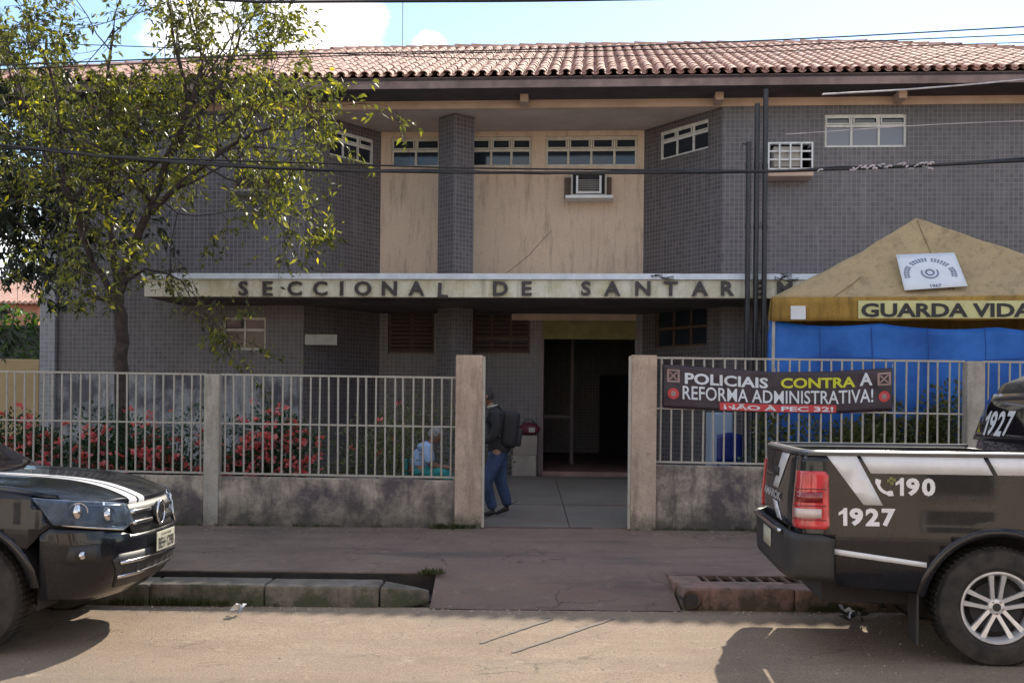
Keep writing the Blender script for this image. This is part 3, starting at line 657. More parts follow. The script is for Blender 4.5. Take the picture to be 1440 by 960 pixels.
def window(p0, p1, s0, s1, z0, z1, cols, split, fmat, name='window', glass='glass', ft=0.045, inset=0.05, label=None, upper_frames=True, g2=None):
    """steel window: a row of small upper lights over a row of larger panes"""
    fr = frame_at(p0, p1); mb = MB(); w = ft
    o0, o1 = inset, inset + .05
    lbox(mb, fr, s0, s1, o0, o1, z0, z0 + w); lbox(mb, fr, s0, s1, o0, o1, z1 - w, z1)
    lbox(mb, fr, s0, s0 + w, o0, o1, z0 + w, z1 - w); lbox(mb, fr, s1 - w, s1, o0, o1, z0 + w, z1 - w)
    zs_ = [z0] if split is None else [z0, split]
    if split: lbox(mb, fr, s0 + w, s1 - w, o0 + .002, o1, split - w * .5, split + w * .5)
    cw = (s1 - s0) / cols
    for i in range(1, cols):
        x = s0 + i * cw; 
        segs = [(z0 + w, z1 - w)] if split is None else [(z0 + w, split - w * .5), (split + w * .5, z1 - w)]
        for a, c in segs: lbox(mb, fr, x - w * .42, x + w * .42, o0 + .004, o1, a, c)
    if split and upper_frames:                # hopper lights carry a second, proud sash
        for i in range(cols):
            x0_, x1_ = s0 + i * cw + w * .6, s0 + (i + 1) * cw - w * .6; a, c = split + w * .6, z1 - w * 1.05; e = .022
            for bx_ in ((x0_, x1_, a, a + e), (x0_, x1_, c - e, c), (x0_, x0_ + e, a + e, c - e), (x1_ - e, x1_, a + e, c - e)):
                lbox(mb, fr, bx_[0], bx_[1], o0 - .014, o0 - .001, bx_[2], bx_[3])
    wo_ = mb.build(name, fmat, B)
    if label: wo_['label'] = label
    rows = [(z0 + w, z1 - w)] if split is None else [(z0 + w, split - w * .5), (split + w * .5, z1 - w)]
    for ri, (a, c) in enumerate(rows):
        for i in range(cols):
            m2 = MB(); x0_ = s0 + i * cw + w * .42; x1_ = s0 + (i + 1) * cw - w * .42
            t_ = random.uniform(-.006, .006)
            vs = [fr(x0_, o0 + .03 + t_, a), fr(x1_, o0 + .03 - t_, a), fr(x1_, o0 + .03 - t_, c), fr(x0_, o0 + .03 + t_, c)]
            vs += [fr(x0_, o0 + .036 + t_, a), fr(x1_, o0 + .036 - t_, a), fr(x1_, o0 + .036 - t_, c), fr(x0_, o0 + .036 + t_, c)]
            m2.add(vs, [(0, 1, 2, 3), (7, 6, 5, 4), (0, 4, 5, 1), (1, 5, 6, 2), (2, 6, 7, 3), (3, 7, 4, 0)])
            m2.build('pane', MT[(g2 if (g2 and ri == 0) else glass)], wo_)
    return wo_
def hole(p0, x0, y0, x1, y1, v):              # pixel box on a wall running along u at depth v
    a, zt = bl(x0, (y0), v); c, _ = bl(x1, y0, v); zb = bl((x0 + x1) / 2, y1, v)[1]; zt = bl((x0 + x1) / 2, y0, v)[1]
    return (a - p0[0], c - p0[0], zb, zt)
zTOP = zBB - 0.002
# --- wings
LW0, LW1 = (uL, 0), (uCL0, 0)
hWL = hole(LW0, 313, 446, 374, 492, 0)
zBand = bl(300, 527, 0)[1]
wall(LW0, LW1, zBand, zTOP, [hWL], MT['tile'])
wall(LW0, LW1, Z0, zBand - .002, [], MT['peel'], 'plinth')
window(LW0, LW1, *hWL[:2], hWL[2], hWL[3], 2, hWL[2] + (hWL[3] - hWL[2]) * .62, MT['wframe'], g2='glass_brown', label='small cream two light window under the marquee', upper_frames=False)
RW0, RW1 = (uCR0, 0), (uR, 0)
hWR = hole(RW0, 1160, 160, 1276, 207, 0)
hAC = hole(RW0, 1084, 204, 1141, 238, 0)
wall(RW0, RW1, Z0, zTOP, [hWR, hAC], MT['tile'])
window(RW0, RW1, *hWR[:2], hWR[2], hWR[3], 3, hWR[2] + (hWR[3] - hWR[2]) * .66, MT['wframe_w'], g2='glass_pale')
# --- chamfered returns
def cham(px, py, p0, p1):                      # pixel -> distance along a slanted wall, height
    o = B_INV @ (O - BPIV); d = B_INV @ ray(px, py)
    e = Vector((p1[0] - p0[0], p1[1] - p0[1])); L = e.length; e.normalize(); n_ = Vector((-e.y, e.x))
    t_ = ((Vector(p0) - Vector((o.x, o.y))).dot(n_)) / (Vector((d.x, d.y)).dot(n_)); p = o + d * t_
    return (Vector((p.x, p.y)) - Vector(p0)).dot(e), p.z
CR0, CR1 = (uCR1, Vr), (uCR0, 0)
a0, zt0 = cham(927, 186, CR0, CR1); a1, zt1 = cham(996, 176, CR0, CR1); zb0 = cham(927, 226, CR0, CR1)[1]
hC = (a0, a1, zb0, zt0)
g0, gzt = cham(921, 436, CR0, CR1); g1, _ = cham(994, 436, CR0, CR1); gzb = cham(921, 490, CR0, CR1)[1]
hCG = (g0, g1, gzb, gzt)
wall(CR0, CR1, Z0, zTOP, [hC, hCG], MT['tile'])
window(CR0, CR1, *hC[:2], hC[2], hC[3], 3, hC[2] + (hC[3] - hC[2]) * .62, MT['wframe_w'])
window(CR0, CR1, *hCG[:2], hCG[2], hCG[3], 3, hCG[2] + (hCG[3] - hCG[2]) * .5, MT['wframe_b'], upper_frames=False)
CL0, CL1 = (uCL0, 0), (uCL1, Vr)
b0, bt = cham(464, 182, CL0, CL1); b1, _ = cham(527, 192, CL0, CL1); bb = cham(522, 232, CL0, CL1)[1]
hCL = (max(.2, b0), b1, bb, cham(522, 195, CL0, CL1)[1])
wall(CL0, CL1, Z0, zTOP, [hCL], MT['tile'])
window(CL0, CL1, *hCL[:2], hCL[2], hCL[3], 3, hCL[2] + (hCL[3] - hCL[2]) * .62, MT['wframe_w'])
# --- recessed centre, upper floor
RC0, RC1 = (uCL1, Vr), (uCR1, Vr)
hs = [hole(RC0, 550, 193, 612, 234, Vr), hole(RC0, 662, 193, 748, 234, Vr), hole(RC0, 767, 191, 897, 234, Vr)]
hs[0] = (hs[0][0], hs[0][1] + .10, hs[0][2], hs[0][3]); zwin0, zwin1 = hs[2][2], hs[2][3]
hs = [(h[0], h[1], zwin0, zwin1) for h in hs]
zMid = (zM0 + zM1) / 2
wall(RC0, RC1, zMid, zTOP, hs, MT['beige'])
for h, c in zip(hs, (2, 3, 4)):
    window(RC0, RC1, h[0], h[1], h[2], h[3], c, h[2] + (h[3] - h[2]) * .56, MT['wframe'], ft=.05)
# --- ground floor of the recess: grilled windows, door opening
zDoor = bl(830, 475, Vr)[1]; zPan = bl(830, 451, Vr)[1]; zFl = 0.42
hD = hole(RC0, 765, 475, 893, 700, Vr); hD = (hD[0], hD[1], Z0 + .3, zDoor)
hG = [hole(RC0, 546, 424, 611, 497, Vr), hole(RC0, 664, 424, 746, 497, Vr)]
wall(RC0, RC1, Z0 + .3, zMid - .002, [hD] + hG, MT['tile'])
for h in hG:
    n_ = max(2, round((h[1] - h[0]) / .42)); w_ = window(RC0, RC1, h[0], h[1], h[2], h[3], n_, h[2] + (h[3] - h[2]) * .30, MT['wframe_b'], glass='dark', upper_frames=False, inset=.08)
    fr = frame_at(RC0, RC1); k = int((h[3] - h[2]) / .085)
    for i in range(k):
        m2 = MB(); z = h[2] + .05 + i * (h[3] - h[2] - .06) / k; lbox(m2, fr, h[0] + .03, h[1] - .03, .03, .06, z, z + .05); m2.build('slat', MT['brown_slat'], w_)
# ochre notice board over the door, pale door reveal
fr = frame_at(RC0, RC1)
mb = MB(); lbox(mb, fr, hD[0] - .02, hD[1] + .02, -.05, -.002, zDoor - .03, zPan); mb.build('fascia_board', MT['ochre'], B)
mb = MB(); lbox(mb, fr, hD[0] - .09, hD[0], -.03, .25, .32, zDoor - .032); mb.build('door_frame', MT['hall'], B)
mb = MB(); q0 = bl(720, 420, Vr)[0] - uCL1; lbox(mb, fr, q0, hD[1] + .02, -.012, -.001, zPan + .004, zM0 + .3); mb.build('door_surround', MT['beam'], B)
# entrance hall
hx0, hx1 = uCL1 + hD[0] - 1.6, uCL1 + hD[1] + 1.2
mb = MB(); mb.box(hx0, hx1, Vr + .22, Vr + 9, .32, zFl); mb.box(uCL1 + hD[0], uCL1 + hD[1], Vr - .32, Vr + .22, .20, zFl); mb.build('hall_floor', MT['pinktile'], B)
mb = MB(); mb.box(hx0 - .1, hx0, Vr + .23, Vr + 9, zFl + .002, zDoor + .6); mb.box(hx1, hx1 + .1, Vr + .23, Vr + 9, zFl + .002, zDoor + .6); mb.box(hx0, hx1, Vr + 9, Vr + 9.1, .3, zDoor + .6)
mb.box(hx0 - .1, hx1 + .1, Vr + .23, Vr + 9.1, zDoor + .602, zDoor + .7); mb.build('hall_shell', MT['hall'], B)
mb = MB(); x_ = uCL1 + hD[0] + .48; mb.box(x_, x_ + .07, Vr + 2.6, Vr + 2.7, zFl + .002, zDoor + .59); mb.box(hx0, x_, Vr + 2.6, Vr + 2.66, zFl + 1.0, zFl + 1.06); mb.build('partition', MT['hall'], B)
mb = MB(); mb.box(x_ + .7, x_ + 1.5, Vr + 7.8, Vr + 8.95, zFl + .002, zFl + 2.1); mb.build('inner_door', MT['dark'], B)
# --- paper notice on the left wing
mb = MB(); qa, qb = bl(429, 470, 0), bl(474, 485, 0); mb.box(qa[0], qb[0], -.012, -.002, qb[1], qa[1]); tag(mb.build('wall_plaque', MT['collar'], B), label='pale faded plaque right of the small window')
# --- rest of the shell
mb = MB(); mb.box(uL + .001, uL + .2, .22, 10.5, Z0, zTOP); mb.box(uR - .2, uR, .22, 10.5, Z0, zTOP); mb.box(uL + .2, uR - .2, 10.3, 10.5, Z0, zTOP); mb.build('wall', MT['tile'], B)
mb = MB(); mb.box(uL - .0, bl(80, 350, -.05)[0], -.10, -.003, Z0, zTOP); mb.build('corner_pilaster', MT['tile_light'], B)
mb = MB(); a_ = bl(60, 243, -.14); c_ = bl(84, 297, -.14); mb.box(a_[0] + .01, c_[0], -.19, -.103, c_[1], a_[1])
for i in range(9): mb.box(a_[0] + .015, c_[0] - .005, -.20, -.189, c_[1] + .03 + i * .075, c_[1] + .055 + i * .075)
mb.build('metal_shutter', MT['corrug'], B)
# --- free standing diamond column
q = bl(636, 300, .05)[0]; hd = .335
def diamond(x, y): return None
mb = MB(); cv = .58; mb.add([(q + dx * hd, cv + dy * hd, z) for z in (0.2, zTOP) for dx, dy in ((0, -1), (1, 0), (0, 1), (-1, 0))], [(0, 1, 5, 4), (1, 2, 6, 5), (2, 3, 7, 6), (3, 0, 4, 7)])
mb.build('column', MT['tile'], B)
# --- slabs, beam, soffit, fascia
mb = MB(); mb.box(uCL0 + .02, uCR0 - .02, 0.12, Vr + .2, zBB, zBB + .12); mb.build('recess_soffit', MT['plaster'], B)
mb = MB(); mb.box(uL - .05, uR + .1, -.03, .12, zBB - .001, zFB - .004); mb.build('eaves_beam', MT['beam'], B)
for px in (738, 1265, 1010, 430):
    u_ = bl(px, 140, -.2)[0]; mb = MB(); mb.box(u_ - .07, u_ + .07, -.42, -.032, zFB - .14, zFB - .003); mb.build('bracket', MT['beam'], B)
RXL, RXR = uL - 1.05, 13.0
mb = MB()
k = 0
for i in range(7):
    v0_ = VE + .03 + i * .135; v1_ = v0_ + .127
    if v1_ > -.03: v1_ = -.032
    if v1_ - v0_ < .02: break
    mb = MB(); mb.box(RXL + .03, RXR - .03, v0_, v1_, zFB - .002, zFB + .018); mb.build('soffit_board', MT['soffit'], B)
mb = MB(); mb.box(RXL, RXR, VE, VE + .028, zFB - .03, zFT); mb.build('fascia', MT['fascia'], B)
mb = MB(); mb.box(RXL, RXL + .03, VE + .03, 11.4, zFB - .03, zFT); mb.box(RXR - .03, RXR, VE + .03, 11.4, zFB - .03, zFT); mb.build('fascia', MT['fascia'], B)
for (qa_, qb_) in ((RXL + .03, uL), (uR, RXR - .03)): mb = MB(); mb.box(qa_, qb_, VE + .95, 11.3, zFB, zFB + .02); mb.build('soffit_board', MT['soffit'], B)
# --- hipped roof
SL = 0.40; HALF = 5.9; zR = zFT + SL * HALF; VB = VE + 2 * HALF
c = [(RXL, VE), (RXR, VE), (RXR, VB), (RXL, VB)]; r0, r1 = (RXL + HALF, VE + HALF), (RXR - HALF, VE + HALF)
mb = MB(); mb.add([(x, y, zFT - .01) for x, y in c] + [(r0[0], r0[1], zR - .01), (r1[0], r1[1], zR - .01)] + [(x, y, zFT - .06) for x, y in c],
                  [(0, 1, 5, 4), (1, 2, 5), (2, 3, 4, 5), (3, 0, 4), (6, 7, 8, 9), (0, 6, 7, 1), (1, 7, 8, 2), (2, 8, 9, 3), (3, 9, 6, 0)])
roof = mb.build('roof', MT['soffit'], B)
def tile_geo(mb, u, v, zz, cap, jr=0.0, ln=.44, sl=SL):
    """half pipe tile lying up the slope; v,z at its lower end"""
    n = 6; r0_, r1_ = (.082, .066) if cap else (.066, .080); d = Vector((0, 1, sl)).normalized(); up = Vector((0, -sl, 1)).normalized()
    base = Vector((u + jr, v, zz)); vs = []
    for (l, rr_) in ((0, r0_), (ln, r1_)):
        for th in (0, .013):
            for i in range(n + 1):
                a = math.pi * i / n; o_ = Vector((math.cos(a) * (rr_ - th), 0, 0)) + up * (math.sin(a) * (rr_ - th) * (.82 if cap else -.7)); vs.append(base + d * l + o_)
    m_ = n + 1; fs = []
    for i in range(n):
        fs += [(i, i + 1, 2 * m_ + i + 1, 2 * m_ + i), (m_ + i, 3 * m_ + i, 3 * m_ + i + 1, m_ + i + 1), (i, m_ + i, m_ + i + 1, i + 1)]
    mb.add(vs, fs)
mbt = MB(); tile_geo(mbt, 0, 0, 0, True); tme = mbt.mesh('roof_tile', MT['terra'], 50)
pitchu = .205; stepv = .365; nrow = int(HALF * math.hypot(1, SL) / stepv)
stuff = MB(); rr = random.Random(11); ncol = int((RXR - RXL) / pitchu)
lo_u, hi_u = bl(-5, 100, VE)[0], bl(1446, 95, VE)[0]
cu = math.cos(math.atan(SL)); made = 0
for i in range(ncol):
    u = RXL + .1 + i * pitchu
    edge = min(u - RXL, RXR - u)
    for j in range(nrow):
        v = VE - .07 + j * stepv * cu; dv = v - VE
        if dv > edge + .05: break
        z = zFT + SL * dv
        jx = rr.uniform(-.008, .008); jz = rr.uniform(-.003, .005)
        tile_geo(stuff, u + pitchu / 2, v, z + .072, False, rr.uniform(-.006, .006))
        if j < 3 and lo_u < u < hi_u and made < 292:
            o = link('roof_tile', tme, roof, (u + jx, v, z + .062 + jz)); o.rotation_euler = (rr.uniform(-.015, .015), rr.uniform(-.03, .03), rr.uniform(-.02, .02)); made += 1
        else: tile_geo(stuff, u, v, z + .062 + jz, True, jx)
# side hips carry plain rows as well, the ridge and hips a row of caps
def cap_run(p, q_):
    p = Vector(p); q_ = Vector(q_); L = (q_ - p).length; n = int(L / .36); d = (q_ - p).normalized(); sd = d.cross(Vector((0, 0, 1))).normalized(); up = sd.cross(d)
    for i in range(n):
        a = p + d * (i * L / n) + Vector((rr.uniform(-.01, .01), 0, rr.uniform(-.008, .012))); vs = []
        for (l, r_) in ((0, .125), (.42, .098)):
            for th in (0, .015):
                for k in range(7):
                    t_ = math.pi * k / 6; vs.append(a + d * l + sd * (math.cos(t_) * (r_ - th)) + up * (math.sin(t_) * (r_ - th) - .0))
        fs = []
        for k in range(6): fs += [(k, k + 1, 15 + k, 14 + k), (7 + k, 21 + k, 22 + k, 8 + k), (k, 7 + k, 8 + k, k + 1)]
        stuff.add(vs, fs)
cap_run((r0[0], r0[1], zR + .035), (r1[0], r1[1], zR + .035))
cap_run((RXL + .05, VE + .05, zFT + .09), (r0[0], r0[1], zR + .035)); cap_run((RXR - .05, VE + .05, zFT + .09), (r1[0], r1[1], zR + .035))
ot = stuff.build('roof_tiles_upper_rows', MT['terra'], roof, smooth=50, fixn=False); tag(ot, kind='stuff')
# --- marquee
uM0, uM1 = bl(203, 400, VM)[0], bl(1237, 400, VM)[0]
mq = MB(); mq.box(uM0, uM1, VM, -.003, zM0, zMl - .001); mq.box(uCL0 + .02, uCR0 - .02, .0, Vr - .004, zM0 + .06, zMl - .02)
marq = mq.build('marquee', MT['marquee'], B)
mb = MB(); mb.box(uM0 - .04, uM1 + .04, VM - .05, -.003, zMl, zM1); mb.build('marquee_lip', MT['lip'], marq)
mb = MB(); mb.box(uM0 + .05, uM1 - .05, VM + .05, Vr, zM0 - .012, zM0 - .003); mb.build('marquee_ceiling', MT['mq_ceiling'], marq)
LET = [('S', 343), ('E', 377), ('C', 415), ('C', 451), ('I', 481), ('O', 511), ('N', 548), ('A', 586), ('L', 623), ('D', 704), ('E', 741), ('S', 824), ('A', 861), ('N', 904), ('T', 943), ('A', 984), ('R', 1023), ('E', 1068), ('M', 1103)]
for i, (ch, px) in enumerate(LET):
    u_, zt = bl(px, 395.5, VM); zb = bl(px, 416, VM)[1]
    if ch == 'L': zb -= .03; zt -= .03
    vs, fs = text_shape(ch, 1.0, .028, depth=.05)
    ax = [p.x for p in vs]; ay = [p.y for p in vs]; k = (zt - zb) / (max(ay) - min(ay)); cx_ = (max(ax) + min(ax)) / 2; b0_ = min(ay)
    mb = MB(); mb.add([((p.x - cx_) * k * 1.12, -(p.z + .05) * .3 - .012, (p.y - b0_) * k) for p in vs], fs)
    o = mb.build('letter', MT['letter'], marq, loc=(u_, VM - .002, zb)); o['label'] = 'dark capital letter ' + ch + ' standing on the marquee'
    o.rotation_euler = (0, R((3 if ch == 'L' else random.uniform(-.8, .8))), 0)
# loose debris on the marquee, twisted wire
mb = MB()
for (px, py) in ((925, 389), (938, 391), (1098, 392), (1106, 388), (1112, 394)):
    u_, z_ = bl(px, py, VM - .03); 
    for k in range(4): mb.tube([(u_ + random.uniform(-.12, .12), VM - .08, z_ + random.uniform(-.03, .04)) for _ in range(3)], .006, 5)
tag(mb.build('wire_tangle', MT['cable'], marq), kind='stuff')
# --- drainpipes and conduits in front of the right wing
for (px, top, lab) in ((1053, 200, 'shorter black pipe with bracket, left of the three'), (1065, 146, None), (1077, 126, None)):
    vv = VM - .20 if top > 150 else VM - .14
    u_, zt = bl(px, top, vv); mb = MB(); mb.tube([(u_, vv, .2), (u_, vv, zt)], .042, 12)
    if top > 150: mb.tube([(u_, vv, zt - .05), (u_ - .10, vv, zt - .02), (u_ - .11, vv, zt - .08)], .012, 6)
    for z_ in (1.2, 2.9, 4.6, 5.6): mb.tube([(u_, vv, z_), (u_, vv, z_ + .06)], .050, 12)
    o = mb.build('drainpipe', MT['black_metal'], B, smooth=40)
    if lab: o['label'] = lab
# faint plaster crack lines on beige wall
mb = MB(); pts = []
for (px, py) in ((712, 384), (728, 372), (745, 358), (757, 344), (775, 325)): u_, z_ = bl(px, py, Vr); pts.append((u_, Vr - .002, z_))
mb.tube(pts, .006, 4); mb.build('hairline_crack', MT['fascia'], B)
# ledge left of the door
mb = MB(); qa = bl(722, 609, Vr - .35); qb = bl(761, 657, Vr - .35); mb.box(qa[0], uCL1 + hD[0] - .095, Vr - .45, Vr - .003, .2, bl(740, 612, Vr - .4)[1])
mb.box(qa[0], uCL1 + hD[0] - .095, Vr - .75, Vr - .453, .2, bl(740, 640, Vr - .7)[1]); mb.build('ledge', MT['ledge'], B, bevel=.01)
# ---------------- things hung on the building
def at_b(u, v, z): return tuple(BPIV + Matrix.Rotation(-BYAW, 3, 'Z') @ Vector((u, v, z)))
# window air conditioner on the beige wall
u0, zt = bl(803, 243, Vr - .3); u1, zb = bl(853, 275, Vr - .3)
ac = empty('air_conditioner', at_b((u0 + u1) / 2, Vr, zb), -BYAW, 'grey boxed air conditioner on a white sill on the beige upper wall', 'air conditioner'); w = (u1 - u0) / 2; h = zt - zb
mb = MB(); mb.box(-w, w, -.30, -.002, 0, .03); mb.box(-w, w, -.30, -.002, h - .03, h); mb.box(-w, -w + .035, -.30, -.002, .03, h - .03); mb.box(w - .035, w, -.30, -.002, .03, h - .03); mb.build('casing', MT['ac_grey'], ac)
mb = MB(); mb.box(-w + .036, w - .036, -.22, -.02, .031, h - .031); mb.build('core', MT['dark'], ac)
mb = MB(); mb.box(-w + .10, -w + .14, -.325, -.225, .04, h - .06); mb.box(w - .14, w - .10, -.325, -.225, .04, h - .06); mb.box(-w + .14, w - .14, -.325, -.225, .04, .075); mb.build('grille_frame', MT['white'], ac)
for k in range(6): mb = MB(); z = .1 + k * (h - .2) / 6; mb.box(-w + .14, w - .14, -.26, -.23, z, z + .012); mb.build('grille_slat', MT['ac_grey'], ac)
mb = MB(); mb.box(-w - .10, w + .12, -.42, -.003, -.065, -.012); mb.build('sill', MT['white'], ac)
mb = MB(); mb.box(-w - .13, -w - .002, -.06, -.003, -.011, h - .04); mb.build('frame_board', MT['wframe_b'], ac); mb = MB(); mb.box(w + .002, w + .10, -.06, -.003, -.011, h - .04); mb.build('frame_board', MT['wframe_b'], ac)
# caged air conditioner on the right wing
u0, zt = bl(1081, 201, -.35); u1, zb = bl(1142, 237, -.35); w = (u1 - u0) / 2; h = zt - zb
ac = empty('air_conditioner_cage', at_b((u0 + u1) / 2, 0, zb), -BYAW, 'air conditioner behind a square white bar cage over a pale ledge on the right wing', 'air conditioner')
for x in [(-w) + i * (2 * w) / 4 for i in range(5)]: mb = MB(); mb.box(x - .014, x + .014, -.37, -.345, 0, h); mb.build('cage_bar', MT['white'], ac)
for z in (0, h * .36, h * .68, h): mb = MB(); mb.box(-w - .02, w + .02, -.344, -.32, z - .014, z + .014); mb.build('cage_bar', MT['white'], ac)
mb = MB()
for x in (-w, w):
    for z in (0.01, h - .01): mb.box(x - .012, x + .012, -.32, -.002, z - .012, z + .012)
mb.build('cage_side_bars', MT['white'], ac)
mb = MB(); mb.box(-w + .10, w - .16, -.28, -.01, .05, h - .05); mb.build('casing', MT['ac_grey'], ac)
mb = MB(); mb.box(-w - .01, w + .01, -.42, -.002, -.14, -.07); mb.build('ledge', MT['beam'], ac)
# one more half hidden behind the tree
u0, zt = bl(330, 240, -.3); u1, zb = bl(378, 266, -.3); w = (u1 - u0) / 2; h = zt - zb
ac = empty('air_conditioner', at_b((u0 + u1) / 2, 0, zb), -BYAW, 'dark boxed air conditioner on the left wing behind the tree branches', 'air conditioner')
mb = MB(); mb.box(-w, w, -.34, -.002, 0, h); mb.build('casing', MT['wframe_b'], ac); mb = MB(); mb.box(-w + .05, w - .05, -.355, -.342, .04, h - .04); mb.build('grille', MT['dark'], ac)
mb = MB(); mb.box(-w - .05, w + .05, -.40, -.002, -.05, -.002); mb.build('sill', MT['ac_grey'], ac)
# maroon bag on the ledge
u_, z_ = bl(738, 609, Vr - .3)
bag = empty('bag', at_b(u_ + .08, Vr - .22, bl(740, 612, Vr - .4)[1] + .002), -BYAW, 'maroon soft bag lying on the ledge left of the door', 'bag')
mb = MB(); mb.ball((0, 0, .12), (.21, .15, .125), 14, 8); mb.build('bag_body', MT['maroon'], bag, smooth=60)
mb = MB(); mb.tube([(-.12, -.02, .22), (-.06, -.03, .30), (.06, -.03, .30), (.12, -.02, .22)], .012, 6); mb.build('strap', MT['pack'], bag)
mb = MB(); mb.box(.0, .12, -.165, -.150, .06, .15); mb.build('pocket', MT['collar'], bag)

MT['tarp_seam'] = M('tarpaulin_seam', (0.012, 0.05, 0.24), 0.7)
# ------------------------------------------------------------------ tent
TYF = 14.76; TD = 2.9; TROT = R(12.5)
TC0 = atY(1085, 418, TYF)                       # front left eave corner
T_AX = Matrix.Rotation(TROT, 3, 'Z')            # world -> tent axes
TW = 4.75; hw = TW / 2; hd_ = TD / 2
tc_ = TC0 + T_AX.transposed() @ Vector((hw, hd_, 0)); tc_.z = .2
zE = TC0.z; zVB = atY(1085, 452, TYF).z
tent = empty('canopy_tent', tuple(tc_), -TROT, 'faded yellow pyramid tent with an ochre valance lettered in black', 'tent')
def tlocal(px, py, yl):                         # pixel -> tent coordinates on the plane local y = yl
    o = T_AX @ (O - tc_); d = T_AX @ ray(px, py); return o + d * ((yl - o.y) / d.y)
_ap = tlocal(1288, 309, 0); az = _ap.z + .03; ez = zE - .2
apx_l = _ap.x
def tface(i):
    cs = [(-hw, -hd_), (hw, -hd_), (hw, hd_), (-hw, hd_)]; a, c = cs[i], cs[(i + 1) % 4]
    def f(u, v):                              # v 0 eave -> 1 apex
        x = a[0] + (c[0] - a[0]) * u; y = a[1] + (c[1] - a[1]) * u
        px_, py_ = x + (apx_l - x) * v, y + (0 - y) * v; z = ez + (az - ez) * v
        sag = -.13 * math.sin(math.pi * v) * (0.35 + .65 * math.sin(math.pi * u)) - .02 * math.sin(math.pi * u) * (1 - v)
        z += sag + .022 * noise.noise(Vector((px_ * 3, py_ * 3, 5)))
        return (px_, py_, z)
    return f
mb = MB()
for i in range(4): mb.grid(26, 18, tface(i))
canvas = mb.build('canopy', MT['canvas'], tent, smooth=50); md = canvas.modifiers.new('th', 'SOLIDIFY'); md.thickness = .004
f0 = tface(0)
mb = MB()
for (u, v0, v1) in ((.17, 0, .31), (.50, .12, .97), (.82, 0, .33)): mb.tube([Vector(f0(u + (0 if u != .5 else (.0)), v0 + (v1 - v0) * k / 6)) + Vector((0, -.005, .006)) for k in range(7)], .006, 4)
mb.build('seam', MT['seam'], tent)
cs = [(-hw, -hd_), (hw, -hd_), (hw, hd_), (-hw, hd_)]
vh = zE - zVB
for i in range(4):
    a, c = Vector(cs[i]), Vector(cs[(i + 1) % 4]); nrm = Vector((c - a)); nrm = Vector((nrm.y, -nrm.x)).normalized()
    mb = MB()
    def vf(u, v, a=a, c=c, nrm=nrm):
        p = a.lerp(c, u) + nrm * (.012 + .012 * noise.noise(Vector((u * 9, v * 2, a.x))) * (1 - v)); zz = ez - vh * (1 - v) - .02 * math.sin(math.pi * u) * v + (.012 * noise.noise(Vector((u * 6, 0, a.y))) if v < .05 else 0)
        return (p.x, p.y, zz + .004)
    mb.grid(30, 4, vf); o = mb.build('valance', MT['valance'], tent, smooth=60); md = o.modifiers.new('th', 'SOLIDIFY'); md.thickness = .004
    if i == 0: vfront = vf
for (x, y) in ((-hw + .03, -hd_ + .03), (hw - .03, -hd_ + .03), (hw - .03, hd_ - .03), (-hw + .03, hd_ - .03)):
    mb = MB(); mb.tube([(x, y, 0), (x, y, ez - .02)], .022, 8); mb.build('leg', MT['chrome'] if False else MT['ac_grey'], tent, smooth=40)
def tpix(px, py, lift):                       # pixel on the valance plane
    return tuple(tlocal(px, py, -hd_ - lift))
# white square patch and lettered strip
mb = MB(); mb.add([tpix(1112, 430, .03), tpix(1133, 430, .03), tpix(1133, 449, .03), tpix(1112, 449, .03)], [(3, 2, 1, 0)]); o = mb.build('patch', MT['poster'], tent); o.modifiers.new('t', 'SOLIDIFY').thickness = .003
mb = MB(); mb.grid(20, 1, lambda u, v: tpix(1207 + (1475 - 1207) * u, 447.5 - 25 * v, .032)); strip = mb.build('lettered_strip', MT['strip'], tent)
strip.modifiers.new('t', 'SOLIDIFY').thickness = .002
tm = text_fit('GUARDA VIDAS', 1211, 1468, 446, 426, lambda x, y, l: tpix(x, y, .040), bold=.035); tm.build('lettering', MT['ink_black'], strip)
# poster on the front slope
o_ = T_AX @ (O - tc_)
pA = Vector(f0(0, 0)); pB = Vector(f0(1, 0)); pC = Vector((apx_l, 0, az)); nn_ = (pB - pA).cross(pC - pA).normalized()
if nn_.y > 0: nn_ = -nn_
def tslope(px, py, lift):
    d = T_AX @ ray(px, py); base = pA + nn_ * (-.055 + lift); t_ = (base - o_).dot(nn_) / d.dot(nn_); return o_ + d * t_
Q = [(1260, 358), (1342, 355), (1361, 402), (1272, 408)]
def pq(u, v, lift=0):                         # u,v in 0..1, v up
    t0 = Vector(Q[0]).lerp(Vector(Q[1]), u); b0_ = Vector(Q[3]).lerp(Vector(Q[2]), u); p = b0_.lerp(t0, v); return tuple(tslope(p.x, p.y, .075 + lift + .006 * noise.noise(Vector((u * 4, v * 4, 0)))))
mb = MB(); mb.grid(10, 6, lambda u, v: pq(u, v)); poster = mb.build('poster', MT['poster'], tent, smooth=60); poster['label'] = 'white vinyl sheet with an oval emblem'; poster.modifiers.new('t', 'SOLIDIFY').thickness = .003
mb = MB()
